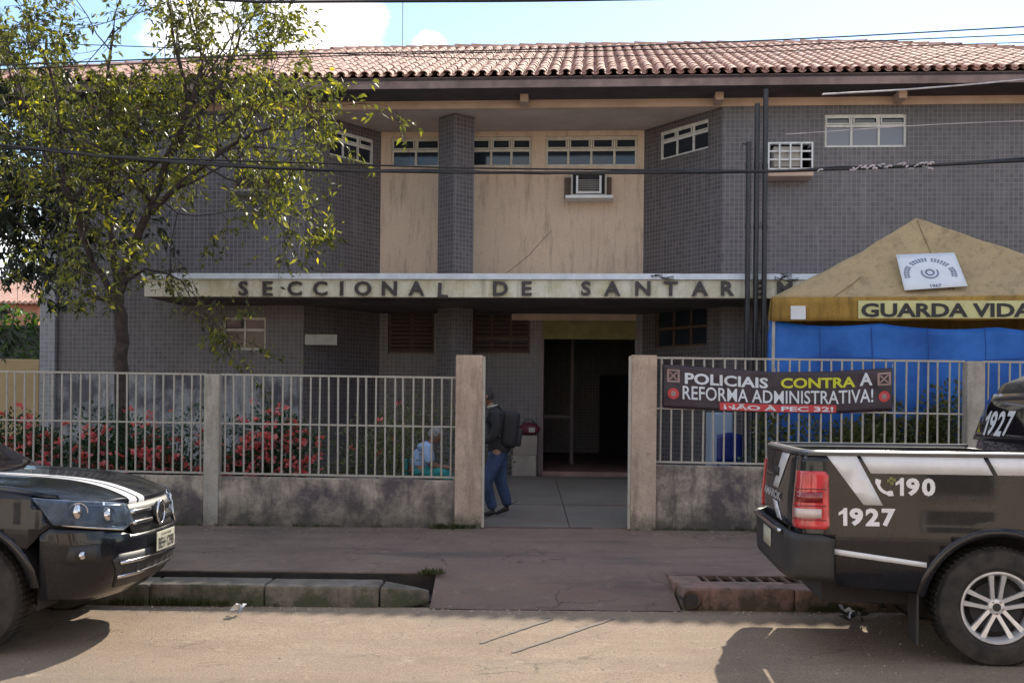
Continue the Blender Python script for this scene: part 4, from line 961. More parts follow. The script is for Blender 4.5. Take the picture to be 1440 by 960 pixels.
for k in range(26):                            # arc of tiny capitals over the emblem
    a = math.pi * (1.06 - 1.12 * k / 25); 
    if k % 7 == 6: continue
    for (r0_, r1_) in ((.40, .43), (.34, .37)):
        c0, s0 = math.cos(a), math.sin(a); c1, s1 = math.cos(a - .09), math.sin(a - .09)
        mb.add([pq(.48 + c0 * r0_, .42 + s0 * r0_ * 1.05, .006), pq(.48 + c0 * r1_, .42 + s0 * r1_ * 1.05, .006), pq(.48 + c1 * r1_, .42 + s1 * r1_ * 1.05, .006), pq(.48 + c1 * r0_, .42 + s1 * r0_ * 1.05, .006)], [(0, 1, 2, 3)])
    a2 = a - .045; c0, s0 = math.cos(a2), math.sin(a2); w_ = .008
    mb.add([pq(.48 + c0 * .34 - s0 * w_, .42 + s0 * .36 + c0 * w_, .006), pq(.48 + c0 * .43 - s0 * w_, .42 + s0 * .45 + c0 * w_, .006), pq(.48 + c0 * .43 + s0 * w_, .42 + s0 * .45 - c0 * w_, .006), pq(.48 + c0 * .34 + s0 * w_, .42 + s0 * .36 - c0 * w_, .006)], [(0, 1, 2, 3)])
for (r0_, r1_, a0_, a1_) in ((.12, .145, 2.7, 6.7), (.05, .08, 0, 6.28)):
    for k in range(14):
        a = a0_ + (a1_ - a0_) * k / 14; c_ = a0_ + (a1_ - a0_) * (k + 1) / 14
        mb.add([pq(.48 + math.cos(a) * r0_, .46 + math.sin(a) * r0_ * 1.2, .006), pq(.48 + math.cos(a) * r1_, .46 + math.sin(a) * r1_ * 1.2, .006), pq(.48 + math.cos(c_) * r1_, .46 + math.sin(c_) * r1_ * 1.2, .006), pq(.48 + math.cos(c_) * r0_, .46 + math.sin(c_) * r0_ * 1.2, .006)], [(0, 1, 2, 3)])
mb.build('emblem', MT['ink'], poster)
tm = text_fit('1967', .42, .60, .03, .12, lambda x, y, l: pq(x, y, .006), bold=.02); tm.build('lettering', MT['ink'], poster)
# blue tarpaulins hung as walls
def tarp(name, x0, x1, y0, y1, zt0, zt1, zb, lab, seed, nx=60):
    mb = MB(); L = math.hypot(x1 - x0, y1 - y0); nx_, ny_ = (-(y1 - y0) / L, (x1 - x0) / L)
    def f(u, v):
        wv_ = .075 * noise.noise(Vector((u * L * 1.6 + seed, v * .8, seed))) + .02 * noise.noise(Vector((u * L * 5, v * 2.5, seed))) + .03 * math.sin(u * L * 4 + 2 * v) * (1 - v)
        dr = -.05 * abs(math.sin(u * L * 2.2)) * v
        return (x0 + (x1 - x0) * u - nx_ * wv_, y0 + (y1 - y0) * u - ny_ * wv_, zb + ((zt0 + (zt1 - zt0) * u) - zb + dr) * v)
    mb.grid(nx, 24, f); o = mb.build(name, MT['tarp'], tent, smooth=70); o.modifiers.new('t', 'SOLIDIFY').thickness = .003; o['label'] = lab
    return o
zt_l = tlocal(1085, 454, -hd_).z; zt_r = tlocal(1440, 462, -hd_).z
tarp('tarpaulin', -hw - .03, hw, -hd_ + .05, -hd_ + .05, zt_l + .04, zt_r - .05, .35, 'blue tarpaulin hung across the tent front', 1.3)
tarp('tarpaulin', -hw, -hw, -hd_ + .06, hd_, zt_l, zt_l, .1, 'blue tarpaulin on the left side', 4.1, 24)
tarp('tarpaulin', -hw, hw, hd_ - .03, hd_ - .03, zt_l, zt_l, .1, 'blue tarpaulin at the back', 7.7)

ftp = [c_ for c_ in tent.children if c_.name.startswith('tarpaulin')][0]
for px in (1152, 1226, 1305, 1385):
    mb = MB(); mb.tube([tuple(tlocal(px + random.uniform(-1.5, 1.5), y, -hd_ - .02)) for y in (460, 490, 520, 550, 580, 610)], .006, 4); mb.build('seam', MT['tarp_seam'], ftp)
mb = MB(); mb.tube([tuple(tlocal(x, 505 + 3 * math.sin(x * .02), -hd_ - .02)) for x in range(1092, 1470, 30)], .005, 4); mb.build('seam', MT['tarp_seam'], ftp)
# ------------------------------------------------------------------ banner on the right fence
YB = FY - .028
bn = empty('protest_banner', (0, YB, 0), 0, 'black vinyl banner with white, yellow and red lettering tied to the right fence', 'banner')
T_ = [(932, 512), (1010, 517), (1090, 523), (1170, 522), (1255, 517)]; Bt = [(931, 573), (1010, 577), (1100, 580), (1180, 581), (1255, 577)]
def interp(P, x):
    for a, c in zip(P, P[1:]):
        if x <= c[0] or c is P[-1]:
            t_ = (x - a[0]) / (c[0] - a[0]); return a[1] + (c[1] - a[1]) * t_
def bpos(px, py, lift):
    yy = YB - lift + .016 * noise.noise(Vector((px * .035, py * .05, 2))) + .007 * noise.noise(Vector((px * .12, py * .06, 7))); p = atY(px, py, yy); return (p.x, p.y - YB, p.z)
mb = MB(); mb.grid(90, 12, lambda u, v: bpos(932 + 323 * u, interp(Bt, 932 + 323 * u) * (1 - v) + interp(T_, 932 + 323 * u) * v, 0)); cl = mb.build('cloth', MT['banner'], bn, smooth=60); cl.modifiers.new('t', 'SOLIDIFY').thickness = .003
def sagy(px, py):                              # lettering follows the sag: row 0..1 between top and bottom edge
    return px, interp(T_, px) * (1 - py) + interp(Bt, px) * py
def bf(lift): return lambda x, y, l: bpos(*sagy(x, y), lift)
def btext(s_, x0, x1, y0, y1, mat, name='lettering', bold=.03, lift=.010, squeeze=None):
    tm = text_fit(s_, x0, x1, y1, y0, bf(lift), bold=bold); o = tm.build(name, mat, bn); o['label'] = 'lettering reading ' + s_.lower(); return o
btext('POLICIAIS', 963, 1080, .16, .42, MT['btext']); btext('CONTRA', 1098, 1203, .15, .40, MT['byellow']); btext('A', 1209, 1227, .08, .38, MT['btext'])
btext('REFORMA ADMINISTRATIVA!', 960, 1228, .46, .78, MT['btext'], bold=.010)
mb = MB(); mb.grid(12, 1, lambda u, v: bpos(*sagy(1012 + 164 * u, .985 - .18 * v), .010)); mb.build('red_box', MT['bred'], bn)
btext('NÃO À PEC 32!', 1018, 1172, .82, .965, MT['poster'], bold=.03, lift=.014)
for (x0, x1, lab) in ((938, 956, 'left'), (1234, 1253, 'right')):
    mb = MB(); cxm = (x0 + x1) / 2
    for (a, c, e, g_) in ((x0, x1, .10, .14), (x0, x1, .36, .40), (x0, x0 + 3, .14, .36), (x1 - 3, x1, .14, .36)):
        mb.add([bpos(*sagy(a, g_), .010), bpos(*sagy(c, g_), .010), bpos(*sagy(c, e), .010), bpos(*sagy(a, e), .010)], [(0, 1, 2, 3)])
    for (a, e, c, g_) in ((x0 + 3, .16, x1 - 4, .34), (x0 + 3, .34, x1 - 4, .16)):
        mb.add([bpos(*sagy(a - 1, e), .0105), bpos(*sagy(a + 2, e), .0105), bpos(*sagy(c + 1.5, g_), .0105), bpos(*sagy(c - 1.5, g_), .0105)], [(0, 1, 2, 3)])
    mb.build('square_emblem', MT['bbrown'], bn)
    mb = MB(); vs = [bpos(*sagy(cxm + 8 * math.cos(2 * math.pi * k / 16), .66 + .13 * math.sin(2 * math.pi * k / 16)), .010) for k in range(16)]; mb.add(vs, [tuple(range(16))]); mb.build('round_emblem', MT['bred'], bn)
    mb = MB(); vs = [bpos(*sagy(cxm + 4 * math.cos(2 * math.pi * k / 8), .66 + .07 * math.sin(2 * math.pi * k / 8)), .014) for k in range(8)]; mb.add(vs, [tuple(range(8))]); mb.build('emblem_centre', MT['bbrown'], bn)
mb = MB()
for (px, py) in ((932, 512), (932, 573), (1255, 517), (1255, 577), (1090, 523)): p = atY(px, py, YB); q_ = atY(px, py - 5, FY); mb.tube([(p.x, 0, p.z), (q_.x, .03, q_.z)], .004, 5)
mb.build('tie', MT['iron'], bn)

# ------------------------------------------------------------------ cabinet and chair behind the right fence
p = atY(1015, 580, 16.2); zt = p.z
cb = empty('cabinet', (p.x, 16.2, .2), 0, 'tall pale blue metal cabinet behind the fence left of the tent', 'cabinet'); hh = zt - .2; w = .16
mb = MB(); mb.box(-w, w, 0, .4, .04, hh); mb.build('cabinet_body', MT['cabinet'], cb, bevel=.01)
mb = MB(); mb.box(-w + .01, w - .01, -.018, -.002, .06, hh - .02); mb.build('cabinet_door', MT['cabinet'], cb, bevel=.005)
mb = MB(); mb.box(w - .05, w - .03, -.04, -.019, hh * .5, hh * .62); mb.build('handle', MT['ac_grey'], cb)
for x in (-w + .03, w - .03):
    mb = MB(); mb.box(x - .02, x + .02, .03, .07, 0, .038); mb.build('foot', MT['black_metal'], cb)
p = atY(1030, 615, 15.4)
ch = empty('plastic_chair', (p.x + .05, 15.4, .2), R(20), 'dark blue plastic chair behind the fence in front of the pale cabinet', 'chair'); sh = p.z - .2 - .35
mb = MB(); mb.grid(6, 6, lambda u, v: (-.2 + .4 * u, .18 - .02 * math.sin(math.pi * u), sh + .38 * v + .04 * math.sin(math.pi * u) * v)); o = mb.build('backrest', MT['blueplastic'], ch, smooth=50); o.modifiers.new('t', 'SOLIDIFY').thickness = .015
mb = MB(); mb.box(-.21, .21, -.22, .18, sh - .02, sh + .01); mb.build('seat', MT['blueplastic'], ch, bevel=.01)
for x, y in ((-.18, -.18), (.18, -.18), (-.18, .16), (.18, .16)): mb = MB(); mb.tube([(x, y, sh - .02), (x * 1.15, y * 1.15, 0)], .016, 6); mb.build('leg', MT['blueplastic'], ch)

# ------------------------------------------------------------------ overhead cables
def cable(name, pts, Y, r, mat, lab, ext=26, sub=4, wig=0.0, cat='cable', Y2=None, extl=None):
    P = []
    for i, (px, py) in enumerate(pts):
        yy = Y if Y2 is None else Y + (Y2 - Y) * i / (len(pts) - 1); P.append(atY(px, py, yy))
    d0 = (P[0] - P[1]).normalized(); d1 = (P[-1] - P[-2]).normalized()
    el = ext if extl is None else extl; P = [P[0] + d0 * el + Vector((0, 0, el * el * .0022))] + P + [P[-1] + d1 * ext + Vector((0, 0, ext * ext * .0022))]
    out = []
    def tang(i):
        if i <= 1: return (P[2] - P[1]).normalized()
        if i >= len(P) - 2: return (P[-2] - P[-3]).normalized()
        return (P[i + 1] - P[i - 1]).normalized()
    for i in range(len(P) - 1):
        b_, c = P[i], P[i + 1]; L = (c - b_).length; m0, m1 = tang(i) * L, tang(i + 1) * L
        for k in range(sub):
            t_ = k / sub
            if i in (0, len(P) - 2): q_ = b_.lerp(c, t_) 
            else: q_ = b_ * (2 * t_ ** 3 - 3 * t_ * t_ + 1) + m0 * (t_ ** 3 - 2 * t_ * t_ + t_) + c * (-2 * t_ ** 3 + 3 * t_ * t_) + m1 * (t_ ** 3 - t_ * t_)
            out.append(q_ + Vector((0, random.uniform(-wig, wig), random.uniform(-wig, wig))))
    out.append(P[-1]); mb = MB(); mb.tube(out, r, 6); return tag(mb.build(name, mat, smooth=60), lab, cat, 'cables strung across the street')
YC = 10.0
main = [(0, 204), (80, 213), (160, 221), (300, 232), (450, 239), (600, 242), (760, 243), (920, 243), (1080, 241), (1180, 238), (1300, 233), (1440, 226)]
cable('utility_cable', main, YC, .014, MT['cable'], 'thick black cable bundle crossing the whole facade at upper window sills, lowest of all', wig=.002)
cable('utility_cable', [(x, y - (3 if i % 2 else -1)) for i, (x, y) in enumerate(main)], YC + .03, .010, MT['cable'], 'thinner black cable wound round the thick lowest bundle')
cable('utility_cable', [(0, 208), (200, 222), (330, 226), (490, 231), (640, 236), (900, 239), (1100, 240), (1250, 236), (1440, 222)], YC + .08, .008, MT['cable'], 'slack black cable just above the thick bundle, drooping through the tree')
cable('utility_cable', [(0, 92), (400, 77), (700, 71), (1100, 56), (1440, 38)], YC - .3, .006, MT['cable'], 'thin grey cable skimming above the roof ridge, highest at the right', ext=30)
cable('utility_cable', [(0, 98), (500, 78), (1000, 68), (1250, 57), (1440, 49)], YC - .2, .005, MT['cable'], 'thin cable second from the top over the roof ridge at right', ext=30)
cable('utility_cable', [(700, 84), (1100, 72), (1250, 66), (1440, 60)], YC - .1, .004, MT['cable'], 'thin cable third from the top crossing the tiles at right', ext=30)
cable('utility_cable', [(1190, 131), (1260, 127), (1340, 121), (1440, 112)], YC + .2, .009, MT['cable_pale'], 'pale cable shining in front of the right eaves fascia', ext=14, extl=.4, Y2=YC + 2)
cable('utility_cable', [(1150, 186), (1300, 176), (1440, 170)], YC + .2, .004, MT['cable_pale'], 'faint thin pale cable below the right eaves', ext=14, extl=.3)
cable('utility_cable', [(360, 3), (560, 2), (760, 1), (1000, -3)], YC - 1, .012, MT['cable'], 'black cable clipping the top edge of the sky', ext=30)
rr = random.Random(3)                          # pale tape wound on the bundle
tw0 = atY(1240, 237, YC - .03); tape = empty('cable_tape', tuple(tw0), 0, 'tatters of pale tape wound round the thick cable at right', 'tape')
for (px, n_) in ((1195, 5), (1215, 4), (1235, 4), (1262, 5), (1285, 6), (1300, 3), (1150, 2)):
    for k in range(n_):
        a = atY(px + k * 4, 239 - (px - 1180) * .045 - rr.uniform(-3, 5), YC - .03) - tw0; c = a + Vector((rr.uniform(.02, .05), 0, rr.uniform(-.02, .02))); mb = MB(); mb.tube([a, a.lerp(c, .5) + Vector((0, 0, .008)), c], rr.uniform(.005, .010), 6); mb.build('tape_strip', MT['cable_pale'], tape, smooth=60)
mb = MB(); p = bl(576, 70, 6.0); u_, z_ = p
mb.tube([(u_, 5.0, zR - .5), (u_, 5.0, zR + 1.9)], .010, 6); o = mb.build('antenna', MT['ac_grey'], B)

# ------------------------------------------------------------------ vegetation
def leaf_quad(mb, p, d, nrm, L, wd):
    s_ = d.cross(nrm)
    if s_.length < 1e-3: s_ = Vector((1, 0, 0))
    s_.normalize(); up = s_.cross(d)
    mb.add([p, p + d * (L * .45) + s_ * wd + up * (wd * .35), p + d * L - Vector((0, 0, L * .12)), p + d * (L * .45) - s_ * wd + up * (wd * .35)], [(0, 1, 2), (0, 2, 3)])
def rvec(rr): 
    while True:
        v = Vector((rr.uniform(-1, 1), rr.uniform(-1, 1), rr.uniform(-1, 1)))
        if .05 < v.length < 1: return v.normalized()
def tree(label, name, base, limbs, seed, leafmat, leaf=(.06, .10), yellow=None, group=None, twig_n=5, leaf_n=7, droop=.25, root_r=.11, dens=1.0, cat='tree'):
    rr = random.Random(seed); t_ = empty(name, base, 0, label, cat, group); Bv = Vector(base)
    trunk = MB(); twigs = MB(); crown = MB(); yel = MB()
    def leaves_along(a, b_, n):
        for k in range(n):
            q_ = a.lerp(b_, rr.uniform(.1, 1.05)); d = ((b_ - a).normalized() * .5 + rvec(rr) * .8 + Vector((0, 0, -droop))).normalized()
            L = rr.uniform(*leaf); wd = L * rr.uniform(.16, .24); tgt = yel if (yellow and rr.random() < yellow) else crown
            leaf_quad(tgt, q_ + rvec(rr) * .03, d, rvec(rr), L, wd)
    def branch(p, d, L, r, depth):
        n = 4; pts = [p]; rs = [r]; dd = d.copy()
        for i in range(n):
            dd = (dd + rvec(rr) * .26 + Vector((0, 0, .05 if depth < 3 else -.06))).normalized(); pts.append(pts[-1] + dd * (L / n)); rs.append(r * (1 - .6 * (i + 1) / n))
        twigs.tube(pts, rs, 5 if r > .01 else 4, cap=False)
        if depth >= 4 or L < .22:
            for a, b_ in zip(pts, pts[1:]): leaves_along(a, b_, max(1, int(leaf_n * dens * rr.uniform(.4, 1.5) / n + .5)))
            return
        k = twig_n if depth >= 2 else twig_n - 1
        for i in range(k):
            f_ = rr.uniform(.25, 1.0) if i < k - 1 else 1.0; idx = min(n - 1, int(f_ * n)); q_ = pts[idx].lerp(pts[idx + 1], f_ * n - idx) if idx < n else pts[-1]
            nd_ = (dd * .7 + rvec(rr) * .85).normalized(); branch(q_, nd_, L * rr.uniform(.45, .72), max(.0035, r * rr.uniform(.35, .55)), depth + 1)
    for (pts, r0_, r1_, sub) in limbs:
        P = [Vector(q_) - Bv for q_ in pts]; dense = []
        for a, b_ in zip(P, P[1:]):
            for k in range(3): dense.append(a.lerp(b_, k / 3) + rvec(rr) * (.02 if k else 0))
        dense.append(P[-1]); n = len(dense); rs = [r0_ + (r1_ - r0_) * i / (n - 1) for i in range(n)]
        (trunk if r0_ >= root_r * .8 else twigs).tube(dense, rs, 10 if r0_ > .05 else 7)
        for i in range(sub):
            f_ = rr.uniform(.22, 1.0) if i < sub - 2 else 1.0; x = f_ * (n - 1); j = min(n - 2, int(x)); q_ = dense[j].lerp(dense[j + 1], x - j); ax = (dense[j + 1] - dense[j]).normalized()
            branch(q_, (ax * .6 + rvec(rr) * .9).normalized(), rr.uniform(.7, 1.25), max(.008, rs[j] * .5), 2)
    trunk.build('trunk', MT['bark'], t_, smooth=60); twigs.build('branches', MT['bark'], t_, smooth=60, fixn=False)
    tag(crown.build('crown', leafmat, t_, fixn=False), kind='stuff')
    if yel.v: tag(yel.build('yellow_leaves', MT['leaf_yellow'], t_, fixn=False), kind='stuff')
    print(name, 'leaves', len(crown.f) // 2)
    return t_
TY = 14.35
def tp(px, py, dy=0): return tuple(atY(px, py, TY + dy))
bx = atY(172, 560, TY).x
tree('tall sparse street tree with small yellow green leaves in front of the left wing', 'street_tree', (bx, TY, .2), [
    ([(bx, TY, .2), tp(172, 600), tp(171, 520), tp(170, 460), tp(166, 415)], .10, .085, 0),
    ([tp(166, 415), tp(180, 360, -.1), tp(208, 300, -.3), tp(240, 215, -.4), tp(268, 150, -.6), tp(285, 90, -.7)], .068, .024, 12),
    ([tp(166, 415), tp(160, 350, .1), tp(150, 280, .3), tp(165, 200, .3), tp(150, 120, .3), tp(160, 40, .2)], .045, .016, 11),
    ([tp(168, 425), tp(130, 370, 0), tp(108, 300, -.2), tp(88, 240, -.3), tp(82, 150, -.5), tp(60, 70, -.6)], .045, .016, 11),
    ([tp(108, 300, -.2), tp(70, 230, .1), tp(35, 150, .2), tp(10, 60, .2)], .035, .012, 7),
    ([tp(208, 300, -.3), tp(250, 262, -.7), tp(310, 215, -.9), tp(360, 185, -1.0), tp(400, 178, -1.1)], .042, .012, 12),
    ([tp(240, 215, -.4), tp(290, 150, 0), tp(322, 100, .2), tp(338, 45, .3)], .038, .014, 10),
    ([tp(268, 150, -.6), tp(250, 80, -1), tp(240, 20, -1.2), tp(225, -40, -1.2)], .028, .01, 7),
    ([tp(240, 215, -.4), tp(305, 180, .5), tp(350, 140, .7), tp(375, 115, .8)], .03, .01, 10),
    ([tp(168, 425), tp(140, 420, -.1), tp(116, 412, -.2), tp(95, 398, -.2)], .03, .012, 3),
    ([tp(172, 400), tp(205, 378, -.3), tp(232, 384, -.4), tp(255, 394, -.4)], .024, .008, 4),
    ([tp(330, 205, -.9), tp(352, 222, -1.0), tp(368, 236, -1.05)], .010, .005, 1),
    ([tp(150, 280, .3), tp(200, 260, .8), tp(250, 300, 1.0)], .02, .008, 4),
    ([tp(130, 370, 0), tp(118, 330, -.5), tp(128, 290, -.7), tp(140, 240, -.7)], .025, .008, 6),
], 21, MT['leaf'], leaf=(.05, .118), yellow=.035, leaf_n=9, twig_n=5, dens=.88)
# dark tree at the left edge, trunk outside the picture
dx = atY(-170, 500, 16.5).x
def dp(px, py, dy=0): return tuple(atY(px, py, 16.5 + dy))
tree('dark feathery conifer like tree reaching in from the left edge', 'dark_tree', (dx, 16.5, .2), [
    ([(dx, 16.5, .2), dp(-168, 480), dp(-165, 380), dp(-160, 250), dp(-155, 100)], .16, .09, 4),
    ([dp(-165, 330), dp(-100, 300, -.2), dp(-40, 292, -.3), dp(20, 312, -.4), dp(50, 328, -.4)], .05, .012, 12),
    ([dp(-165, 280), dp(-90, 240, 0), dp(-30, 215, .1), dp(30, 222, .1), dp(60, 235, 0)], .05, .012, 11),
    ([dp(-160, 230), dp(-90, 170, .3), dp(-20, 140, .3), dp(40, 150, .2)], .045, .012, 9),
    ([dp(-165, 380), dp(-90, 350, .3), dp(-30, 330, .3), dp(15, 335, .2)], .04, .012, 7),
], 5, MT['leaf_dark'], leaf=(.08, .15), leaf_n=12, twig_n=5, droop=.6, dens=1.3, root_r=.15)

def shrub(label, name, c, rad, n, leafmat, seed, leaf=(.04, .08), flowers=0, group='shrubs planted behind the street fence', stems=10, fbox=None):
    rr = random.Random(seed); t_ = empty(name, c, 0, label, 'shrub', group); mb = MB(); st = MB()
    lobes = [(rr.uniform(-.8, .8) * rad[0], rr.uniform(-.6, .6) * rad[1], rr.uniform(.25, .85) * rad[2], rr.uniform(.22, .42)) for _ in range(16)]
    for i in range(n):
        lb = rr.choice(lobes); v = rvec(rr) * (rr.random() ** .4); p = Vector((lb[0] + v.x * lb[3], lb[1] + v.y * lb[3] * .8, max(.02, lb[2] + v.z * lb[3])))
        d = (v + Vector((0, 0, .4)) + rvec(rr) * .6).normalized(); L = rr.uniform(*leaf); leaf_quad(mb, p, d, rvec(rr), L, L * .26)
    for i in range(stems):
        a = rr.choice(lobes); st.tube([(a[0] * .4, a[1] * .4, 0), (a[0] * .8, a[1] * .8, a[2] * .6), (a[0], a[1], a[2] + .1)], [.012, .009, .004], 5)
    tag(mb.build('foliage', leafmat, t_, fixn=False), kind='stuff'); st.build('stems', MT['bark'], t_, smooth=60)
    for i in range(flowers):                   # each flower head is a part
        fm = MB(); lb = rr.choice(lobes); v = rvec(rr); v.y = -abs(v.y) if rr.random() < .8 else v.y
        p = Vector((lb[0] + v.x * lb[3], lb[1] + v.y * lb[3] * .95 - .02, max(.05, lb[2] + v.z * lb[3]))); s_ = rr.uniform(.034, .072)
        for k in range(rr.randint(5, 9)):
            w_ = rvec(rr); w_.z = abs(w_.z); leaf_quad(fm, w_ * s_ * .4, (w_ + Vector((0, -.4, 0))).normalized(), rvec(rr), s_ * 1.3, s_ * .5)
        fm.build('flower_head', MT['flower'], t_, loc=tuple(p), fixn=False)
    return t_
sy = 14.0
def sx_(px): return atY(px, 620, sy).x
shrub('dark green shrub dotted with red flowers behind the fence, left of the slim grey pillar', 'flowering_shrub', (sx_(105), sy + .1, .2), (1.0, .35, 1.32), 6200, MT['shrub'], 31, flowers=120)
shrub('low red flowered shrub at the fence just left of the slim grey pillar', 'flowering_shrub', (sx_(235), sy, .2), (.62, .3, 1.32), 4200, MT['shrub'], 32, flowers=110)
shrub('bushiest red flowered shrub at the fence just right of the slim grey pillar', 'flowering_shrub', (sx_(375), sy, .2), (.70, .35, 1.42), 5200, MT['shrub'], 33, flowers=170)
shrub('red flowered shrub at the far left end behind the parked pickup', 'flowering_shrub', (sx_(-60), sy + .1, .2), (1.0, .35, 1.15), 2600, MT['shrub'], 34, flowers=30)
shrub('tall thin dark shrub with few flowers between the red shrub and the seated person', 'dark_shrub', (sx_(480), sy + 1.4, .2), (1.0, .4, 1.35), 2000, MT['shrub_dry'], 35, flowers=8)
shrub('dark bushy plants near the seated person, close to the left gateway pillar', 'dark_shrub', (sx_(590), sy + 3.2, .2), (1.3, .4, 1.5), 2200, MT['shrub_dry'], 36, flowers=6)
shrub('brownish green shrub behind the right fence under the banner end', 'dry_shrub', (sx_(1175), sy + .05, .2), (1.0, .28, 1.5), 6000, MT['shrub_dry'], 37, leaf=(.04, .09))
shrub('taller brownish green shrub behind the right fence beside the slim pillar', 'dry_shrub', (sx_(1285), sy + .05, .2), (.8, .28, 1.8), 5600, MT['shrub_dry'], 38, leaf=(.04, .09))
shrub('brownish green shrub behind the right fence beyond the slim pillar', 'dry_shrub', (sx_(1410), sy + .05, .2), (.7, .28, 1.5), 3600, MT['shrub_dry'], 39, leaf=(.04, .09))
shrub('narrow green shrub behind the fence beside the blue tarpaulin corner', 'dark_shrub', (sx_(1105), sy + .4, .2), (.35, .25, 1.0), 1100, MT['shrub'], 40, leaf=(.04, .08))
# weeds along wall foot and kerb
mb = MB(); rr = random.Random(9)
def tuft(x, y, z, n, h):
    for k in range(n):
        d = Vector((rr.uniform(-.6, .6), rr.uniform(-.6, .6), 1)).normalized(); leaf_quad(mb, Vector((x + rr.uniform(-.03, .03), y + rr.uniform(-.02, .02), z)), d, rvec(rr), h * rr.uniform(.5, 1.2), h * .09)
for i in range(120):
    x = rr.uniform(-5, -.6) if i % 2 else rr.uniform(1.7, 4.5); tuft(x, FY - .085 - abs(rr.gauss(0, .025)), KT - .004, 6, rr.uniform(.025, .075))
for i in range(26): tuft(xl(650) + rr.uniform(-.35, .15), FY - .19 - abs(rr.gauss(0, .02)), KT - .003, 8, .09)
for i in range(70):
    q_ = atZ(rr.gauss(235, 60), 858, .01); tuft(q_.x, KY - .012, 0, 7, rr.uniform(.04, .10))
for i in range(30): tuft(RAMP0 - .03 + rr.uniform(-.12, .1), SLOT0 + .30 + rr.uniform(-.03, .05), KT - .01, 7, rr.uniform(.04, .09))
for i in range(24): q_ = atZ(rr.gauss(1180, 25), 868, .01); tuft(q_.x, KY - .015, 0, 7, rr.uniform(.05, .10))
tag(mb.build('weeds', MT['weed'], fixn=False), 'weeds growing along the wall foot and kerb', kind='stuff')
# hedge, boundary wall and house far left
hx = atY(20, 470, 30)
shrub_pts = MB(); rr = random.Random(4)
zt = atY(30, 437, 30).z
hr = empty('hedge', (hx.x - 3.0, 30, 0), 0, 'clipped green hedge beyond the left end of the building', 'hedge')
for i in range(9000):
    x = rr.uniform(-5, 4.6); z = zt + .35 * noise.noise(Vector((x * 1.2, 0, 0))) ; p = Vector((x, rr.uniform(-.55, .1) , rr.uniform(.1, 1) ** .7 * z)); leaf_quad(shrub_pts, p, rvec(rr), rvec(rr), rr.uniform(.10, .2), .05)
tag(shrub_pts.build('foliage', MT['hedge'], hr, fixn=False), kind='stuff')
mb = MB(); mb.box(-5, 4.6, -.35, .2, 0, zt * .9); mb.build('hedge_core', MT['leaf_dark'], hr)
mb = MB(); p0 = atY(-200, 507, 24); p1 = atY(52, 505, 24); mb.box(p0.x, p1.x + .05, 24, 24.2, -.02, p1.z); tag(mb.build('garden_wall', MT['yellow_wall'], bevel=.02), 'low yellow plastered wall in front of the hedge at far left', 'wall')
hs_ = empty('house', (atY(0, 430, 45).x, 45, 0), 0, 'distant salmon house with terracotta roof behind the hedge at left', 'house')
ze = atY(20, 428, 45).z; zr_ = atY(0, 404, 48).z
mb = MB(); mb.box(-9, 1.55, 0, 7, 0, ze); mb.build('wall', MT['orange_wall'], hs_)
mb = MB(); mb.add([(-9.4, -.5, ze), (1.9, -.5, ze), (1.9, 7.5, ze), (-9.4, 7.5, ze), (-9.4, 3.5, zr_ + .3), (1.9, 3.5, zr_ + .3)], [(0, 1, 5, 4), (3, 4, 5, 2), (0, 4, 3), (1, 2, 5)]); rf = mb.build('roof', MT['terra'], hs_)
mb = MB()
for i in range(50):
    x = -9.3 + i * .225; mb.tube([(x, -.52, ze + .04), (x, 3.5, zr_ + .34)], .08, 6)
tag(mb.build('roof_tile_rows', MT['terra'], rf, smooth=60), kind='stuff')
for i, (x0, x1) in enumerate(((-4.4, -3.2), (-1.6, -.6))): mb = MB(); mb.box(x0, x1, -.04, -.003, ze - 2.0, ze - .9); mb.build('window', MT['glass'], hs_)

# ------------------------------------------------------------------ pickups
CW = .955; XR_, XF0, FA = -1.29, 3.28, .72
def _lin(tab, z):
    if z <= tab[0][0]: return tab[0][1]
    for a, c in zip(tab, tab[1:]):
        if z <= c[0]: return a[1] + (c[1] - a[1]) * (z - a[0]) / (c[0] - a[0])
    return tab[-1][1]
SIDE_T = [(.25, .06), (.36, .035), (.55, .008), (.62, .0), (.88, .0), (.94, .012), (1.05, .016), (1.2, .022), (1.4, .035)]
FRONT_T = [(.3, .20), (.40, .08), (.52, .0), (.74, .0), (.80, .025), (.9, .035), (1.0, .07), (1.1, .14)]
REAR_T = [(.4, .03), (.6, 0), (1.0, .0), (1.4, .035)]
half = []
for i in range(121):                           # rear centre to side
    a = math.pi / 2 * i / 120; half.append((XR_ + .13 - .13 * max(0, math.cos(a)) ** (2 / 5), CW * math.sin(a) ** (2 / 5) if a > 0 else 0))
for i in range(201):
    a = math.pi / 2 * i / 200; half.append((XF0 + FA * math.sin(a) ** (2 / 2.7) if a > 0 else XF0, CW * max(0, math.cos(a)) ** (2 / 2.7)))
TS = [0]
for a, c in zip(half, half[1:]): TS.append(TS[-1] + math.hypot(c[0] - a[0], c[1] - a[1]))
sh0 = TS[120] - half[120][0]; TS = [t_ - sh0 for t_ in TS]; S_REAR, S_NOSE = TS[0], TS[-1]
import bisect
def ring(s):
    s = min(max(s, TS[0]), TS[-1]); i = min(len(TS) - 2, max(0, bisect.bisect_right(TS, s) - 1))
    while TS[i + 1] - TS[i] < 1e-9 and i < len(TS) - 2: i += 1
    d = TS[i + 1] - TS[i]; f_ = (s - TS[i]) / d if d > 1e-9 else 0
    x = half[i][0] + (half[i + 1][0] - half[i][0]) * f_; y = half[i][1] + (half[i + 1][1] - half[i][1]) * f_
    return x, y
